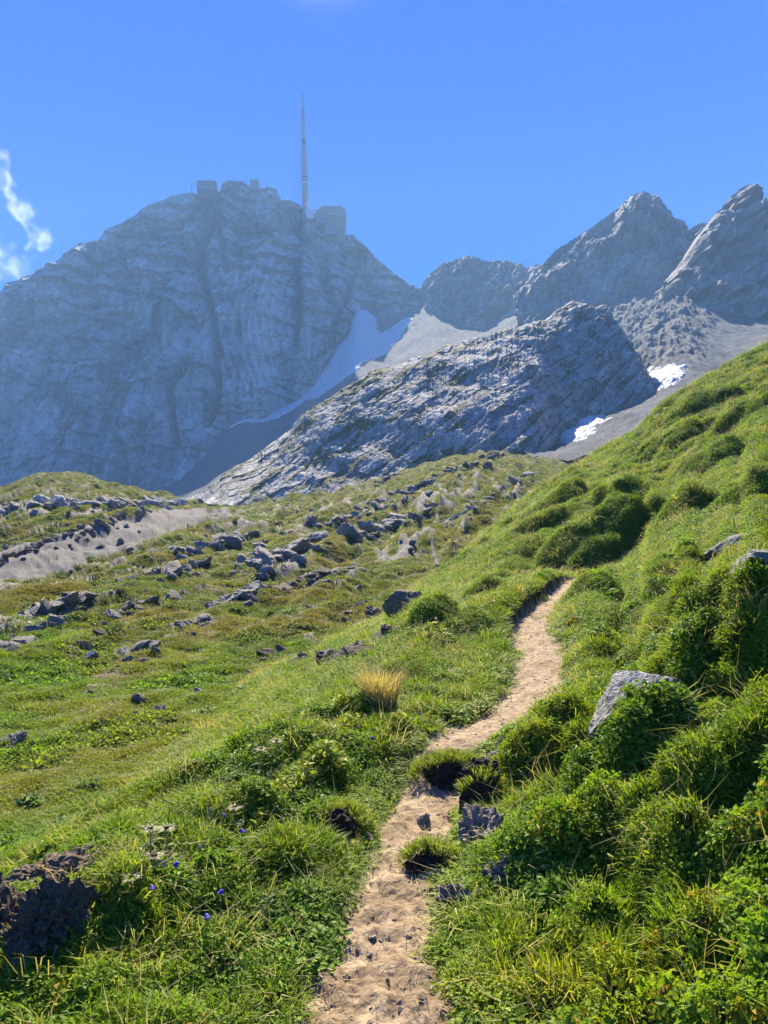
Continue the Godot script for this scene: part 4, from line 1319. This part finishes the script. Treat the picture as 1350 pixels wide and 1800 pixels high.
func make_plants() -> void:
	rng.seed = 9
	var short := blades(71, 34, 0.05, 0.03, 0.085, 0.004, 0.8, Color(0.16, 0.22, 0.03), Color(0.33, 0.35, 0.08))
	# turf hummocks standing in the trail
	for q in [[800, 1398, 0.29, 0.2, 0.2, "large turf hummock with a black hollowed front standing in the trail"], [762, 1535, 0.135, 0.1, 0.09, "small turf cushion on the right side of the trail"], [855, 1425, 0.12, 0.12, 0.2, "bright grass cushion on the rock beside the trail"], [600, 1478, 0.15, 0.14, 0.12, "overhanging turf edge with bare dark soil on the left of the trail"]]:
		var p := hit(q[0], q[1])
		var t := thing("turf_hummock", p + Vector3(0, 0, -q[3]), q[5], "turf hummock", "turf hummocks along the trail")
		part("soil", rock_mesh(500 + int(q[0]), 3, Vector3(q[2], q[4] * 1.15, q[3]), Color(0.075, 0.058, 0.042), 0.25), M.soil, t)
		var hh: float = q[4]
		tuft(t, short, M.leaf, int(90 * q[2] / 0.2), q[2] * 0.92, q[3] * 0.85, func(e: Vector2) -> float: return hh * 0.86 * sqrt(maxf(0.05, 1.0 - e.length_squared() * 0.85)), 0.7, 1.2)
	# straw-coloured tuft
	var p0 := hit(668, 1238)
	var st := thing("straw_tuft", p0, "tall straw-coloured grass tuft on the edge of the hillside left of the trail", "grass tuft")
	part("blade_bunch", blades(72, 520, 0.13, 0.2, 0.42, 0.005, 0.6, Color(0.42, 0.33, 0.13), Color(0.60, 0.48, 0.25)), M.straw, st)
	part("green_base", blades(73, 160, 0.13, 0.08, 0.2, 0.005, 0.6, Color(0.16, 0.2, 0.04), Color(0.3, 0.32, 0.09)), M.leaf, st)
	# thistles gone to seed
	for q in [[459, 1372, 0.2, "thistle gone to seed at the far end of the tall herbs"], [486, 1352, 0.18, "thistle gone to seed among the tall herbs above the meadow"], [265, 1530, 0.17, "left one of the pair of seeding thistles by the meadow edge"], [293, 1530, 0.18, "right one of the pair of seeding thistles by the meadow edge"], [272, 1548, 0.1, "short thistle in front of the thistle pair"], [231, 1602, 0.13, "ragged pale thistle nearest the dark boulders"], [412, 1468, 0.14, "pale thistle half hidden beside the blue bellflowers"]]:
		thistle(hit(q[0], q[1]), q[2], q[3])
	# bellflowers
	for q in [[267, 1600, "blue bellflower just below the pale ragged thistle"], [363, 1660, "blue bellflower lowest on the bank left of the trail"], [352, 1522, "blue bellflower right of the thistle pair"], [425, 1502, "blue bellflower on the shoulder near the pale thistle"], [389, 1618, "blue bellflower in the grass above the half-buried stone"], [311, 1562, "pale blue bellflower under the thistle pair"], [392, 1466, "purple bellflower among the thistles on the shoulder"], [655, 1322, "blue bellflower beside the left edge of the upper trail"], [738, 1278, "blue bellflower among yellow leaves above the trail bend"]]:
		bellflower(hit(q[0], q[1]), q[2])
	# leafy herbs
	var herbs := [
		[425, 1370, 34, 0, "dark dock plant standing alone in the short grass below the tall herbs"], [157, 1388, 30, 0, "dark dock plant in the left of the short grass"], [60, 1418, 40, 0, "spreading dark herb near the left edge of the short grass"],
		[100, 1452, 26, 0, "small dark herb below the spreading one at the left"], [178, 1556, 40, 0, "bright leafy herb growing against the brown ridged rock"], [132, 1688, 40, 0, "bluish leafy herb in front of the dark split boulder"],
		[575, 1212, 24, 0, "leafy herb below the broad dark outcrop"], [330, 1296, 40, 1, "spreading bright herb patch in the lower meadow"], [360, 1258, 36, 1, "bright herb patch beside the grey boulder in the lower meadow"],
		[435, 1216, 26, 0, "leafy herb at the foot of the block pile"], [540, 1390, 46, 2, "tall yellow-green herb at the crest of the shoulder"], [500, 1420, 46, 2, "tall herb with reddish leaves on the shoulder"],
		[575, 1350, 44, 2, "tall herb with yellow leaves above the shoulder"], [620, 1300, 40, 2, "leafy herb with yellowing leaves below the straw tuft"], [700, 1290, 36, 2, "yellowing herb beside the upper trail"], [460, 1470, 40, 2, "leafy herb between the bellflowers and the tall herbs"],
		[1010, 1098, 26, 3, "small herb with orange and red leaves right of the upper trail"], [760, 1130, 34, 2, "leafy herb on the edge above the rounded boulder"], [1190, 888, 22, 4, "small bright yellow flowering plant on the upper bank"],
		[1060, 1050, 34, 0, "dark leafy herb on the bank above the red-leaved one"], [870, 1520, 30, 0, "glossy leaved plant with white spots growing out of the trail rock"], [1240, 1010, 34, 0, "dark leafy plant beside the long pale slab"],
		[980, 1600, 30, 0, "broad leaved plant low on the bank beside the trail"], [610, 1250, 30, 2, "herb with pale leaves left of the straw tuft"],
	]
	var leafsets := [
		leaves(81, 90, 0.5, 0.55, 0.4, 0.24, Color(0.06, 0.12, 0.035), Color(0.15, 0.24, 0.06)), leaves(82, 120, 0.5, 0.4, 0.24, 0.26, Color(0.17, 0.26, 0.04), Color(0.3, 0.38, 0.09)),
		leaves(83, 120, 0.45, 0.9, 0.26, 0.24, Color(0.14, 0.22, 0.03), Color(0.42, 0.40, 0.06)), leaves(84, 90, 0.5, 0.4, 0.25, 0.3, Color(0.40, 0.13, 0.03), Color(0.30, 0.30, 0.06)),
		leaves(85, 80, 0.35, 0.9, 0.2, 0.25, Color(0.55, 0.45, 0.03), Color(0.70, 0.58, 0.05)),
	]
	var stems := blades(86, 14, 0.2, 0.5, 0.95, 0.03, 0.25, Color(0.12, 0.16, 0.04), Color(0.2, 0.2, 0.07))
	for q in herbs:
		var p := hit(q[0], q[1])
		var s: float = q[2] * -p.z / F * (1.15 if q[3] != 2 else 1.5)
		var t := thing("herb_plant", p, q[4], "plant", "leafy plants around the trail")
		var b := Basis(Vector3.UP, rng.randf() * TAU) * Basis.from_scale(Vector3(s, s * (0.75 if q[3] < 2 else 0.95), s))
		part("leaves", leafsets[q[3]], M.leaf, t, Transform3D(b, Vector3.ZERO))
		part("stems", stems, M.leaf, t, Transform3D(b, Vector3.ZERO))
	# bent dry stalks on the bank
	for q in [[905, 1400, "dry bent grass stalks leaning over the trail from the bright cushion"], [1180, 1440, "long dry stalk rising from the middle of the bank"], [1280, 1300, "pale dry stalks beside the dark bush of the bank"], [965, 1660, "thin upright stalk low on the bank"], [1130, 1690, "thin stalk standing in the leaf mat near the lower right"], [820, 1590, "reddish thin stalk at the right edge of the trail"], [1330, 1080, "straw tuft at the right edge of the bank"]]:
		var t := thing("dry_stalks", hit(q[0], q[1]), q[2], "grass stalks", "dry stalks on the bank")
		part("stalk_bunch", blades(90 + int(q[0]), 5 if q[0] != 1330 else 60, 0.05, 0.12, 0.3, 0.003, 1.0, Color(0.40, 0.30, 0.15), Color(0.56, 0.46, 0.27)), M.straw, t)

func thistle(p: Vector3, h: float, label: String) -> void:
	var t := thing("thistle", p, label, "thistle", "seeding thistles beside the meadow")
	part("stem", lathe([[0.004, -0.02], [0.003, h], [0.0, h]], 6), M.leaf_solid, t)
	part("leaves", leaves(int(h * 1000.0), 14, 0.05, h * 0.8, 0.06, 0.16, Color(0.2, 0.23, 0.12), Color(0.33, 0.34, 0.2)), M.leaf, t)
	part("seed_head", blades(int(h * 1500.0), 70, 0.016, 0.015, 0.034, 0.003, 1.6, Color(0.5, 0.44, 0.33), Color(0.72, 0.66, 0.54)), M.straw, t, Transform3D(Basis(), Vector3(0, h, 0)))
	part("seed_core", rock_mesh(700, 1, Vector3(0.013, 0.011, 0.013), Color(0.16, 0.11, 0.07), 0.1), M.soil, t, Transform3D(Basis(), Vector3(0, h + 0.004, 0)))

func bellflower(p: Vector3, label: String) -> void:
	var t := thing("bellflower", p, label, "flower", "blue bellflowers left of the trail")
	var h := rng.randf_range(0.09, 0.14)
	part("stem", lathe([[0.0018, -0.02], [0.0014, h], [0.0, h]], 5), M.leaf_solid, t)
	part("leaves", blades(int(p.x * 100.0) + 900, 5, 0.012, 0.04, 0.08, 0.004, 0.7, Color(0.12, 0.2, 0.03), Color(0.2, 0.28, 0.05)), M.leaf, t)
	part("blossom", lathe([[0.002, 0.009], [0.007, 0.006], [0.008, -0.003], [0.012, -0.011]], 10), M.petal, t, Transform3D(Basis.from_euler(Vector3(0.7, rng.randf() * TAU, 0.4)), Vector3(0, h, 0)))

# ------------------------------------------------------------------ sky
func cloud_cover() -> ImageTexture:
	# thin wisps, thickest over the left of the face, a few more all round
	var w := 4096
	var h := 2048
	var im := Image.create(w, h, false, Image.FORMAT_RGBA8)
	var n := noise(91, 1.0, 5)
	var n2 := noise(92, 1.0, 3)
	# wisps as lines of azimuth and height in degrees: from, to, breadth, strength
	var wisps := []
	var r := RandomNumberGenerator.new()
	r.seed = 8
	wisps.append([Vector2(-28.2, 23.2), Vector2(-24.0, 17.8), 0.75, 1.0])
	wisps.append([Vector2(-30.0, 19.5), Vector2(-25.4, 15.6), 1.1, 0.8])
	wisps.append([Vector2(-33.0, 22.0), Vector2(-29.0, 17.0), 1.2, 0.8])
	for k in 26:
		var from := Vector2(r.randf_range(-180, 180), r.randf_range(8, 30))
		if absf(from.x) < 40.0: continue
		wisps.append([from, from + Vector2(r.randf_range(2, 6), r.randf_range(-5, -2)), r.randf_range(0.5, 1.3), r.randf_range(0.4, 0.9)])
	for q in wisps:
		var a: Vector2 = q[0]
		var b: Vector2 = q[1]
		for y in range(int((90.0 - maxf(a.y, b.y) - 3.0) * h / 180.0), int((90.0 - minf(a.y, b.y) + 3.0) * h / 180.0)):
			var el := 90.0 - (y + 0.5) * 180.0 / h
			for xx in range(int((minf(a.x, b.x) - 3.0) * w / 360.0), int((maxf(a.x, b.x) + 3.0) * w / 360.0)):
				var az := (xx + 0.5) * 360.0 / w
				var p := Vector2(az, el)
				p += Vector2(n2.get_noise_2d(az * 0.6, el * 0.6), n2.get_noise_2d(az * 0.6 + 50.0, el * 0.6)) * 1.3
				var t := clampf((p - a).dot(b - a) / (b - a).length_squared(), 0.0, 1.0)
				var e: float = (p - a - (b - a) * t).length() / q[2]
				var d: float = ss(1.25, 0.0, e) * q[3] * 0.8 * (0.35 + 1.1 * ss(-0.35, 0.45, n.get_noise_2d(az * 0.9 + el * 0.4, el * 0.9)))
				var x := posmod(xx, w)
				if d > 0.01: im.set_pixel(x, y, Color(1, 1, 1, clampf(maxf(d, im.get_pixel(x, y).a), 0.0, 1.0)))
	return ImageTexture.create_from_image(im)

# ------------------------------------------------------------------ the scene
func _ready() -> void:
	rng.seed = 3
	var cam := Camera3D.new()
	cam.position = Vector3(0, EYE, 0)
	cam.fov = rad_to_deg(2.0 * atan(900.0 / F))
	cam.near = 0.05
	cam.far = 4000.0
	add_child(cam)
	cam.current = true
	var env := Environment.new()
	env.tonemap_mode = Environment.TONE_MAPPER_LINEAR
	env.tonemap_exposure = 4.15
	env.background_mode = Environment.BG_SKY
	var sky := ProceduralSkyMaterial.new()
	sky.sky_top_color = Color(0.0, 0.20, 0.50)
	sky.sky_horizon_color = Color(0.08, 0.42, 0.63)
	sky.sky_curve = 0.12
	sky.ground_bottom_color = Color(0.18, 0.2, 0.18)
	sky.ground_horizon_color = Color(0.28, 0.38, 0.5)
	sky.sun_angle_max = 14.0
	sky.sun_curve = 0.12
	sky.sky_cover = cloud_cover()
	sky.sky_cover_modulate = Color(0.55, 0.54, 0.5, 0.8)
	env.sky = Sky.new()
	env.sky.sky_material = sky
	env.fog_enabled = true
	env.fog_density = 0.00038
	env.fog_light_color = Color(0.61, 0.80, 1.0)
	env.sdfgi_enabled = true
	env.ssao_enabled = true
	env.ssil_enabled = true
	var we := WorldEnvironment.new()
	we.environment = env
	add_child(we)
	var sun := DirectionalLight3D.new()
	sun.name = "sun"
	sun.light_energy = 1.6
	sun.light_color = Color(1.0, 0.95, 0.85)
	sun.light_angular_distance = 0.5
	sun.shadow_enabled = true
	sun.rotation_degrees = Vector3(-38.5, 180.0 + 4.5, 0)
	add_child(sun)

	make_materials()
	M.leaf_solid = plain_mat(Color(0.16, 0.2, 0.06))
	M.petal = leaf_mat(0.25)
	M.petal.backlight = Color(0.2, 0.2, 0.25)
	M.petal.vertex_color_use_as_albedo = false
	M.petal.albedo_color = Color(0.07, 0.05, 0.42).linear_to_srgb()
	make_ground()
	make_mountains()
	make_summit()
	make_rocks()
	make_plants()
	make_grass()
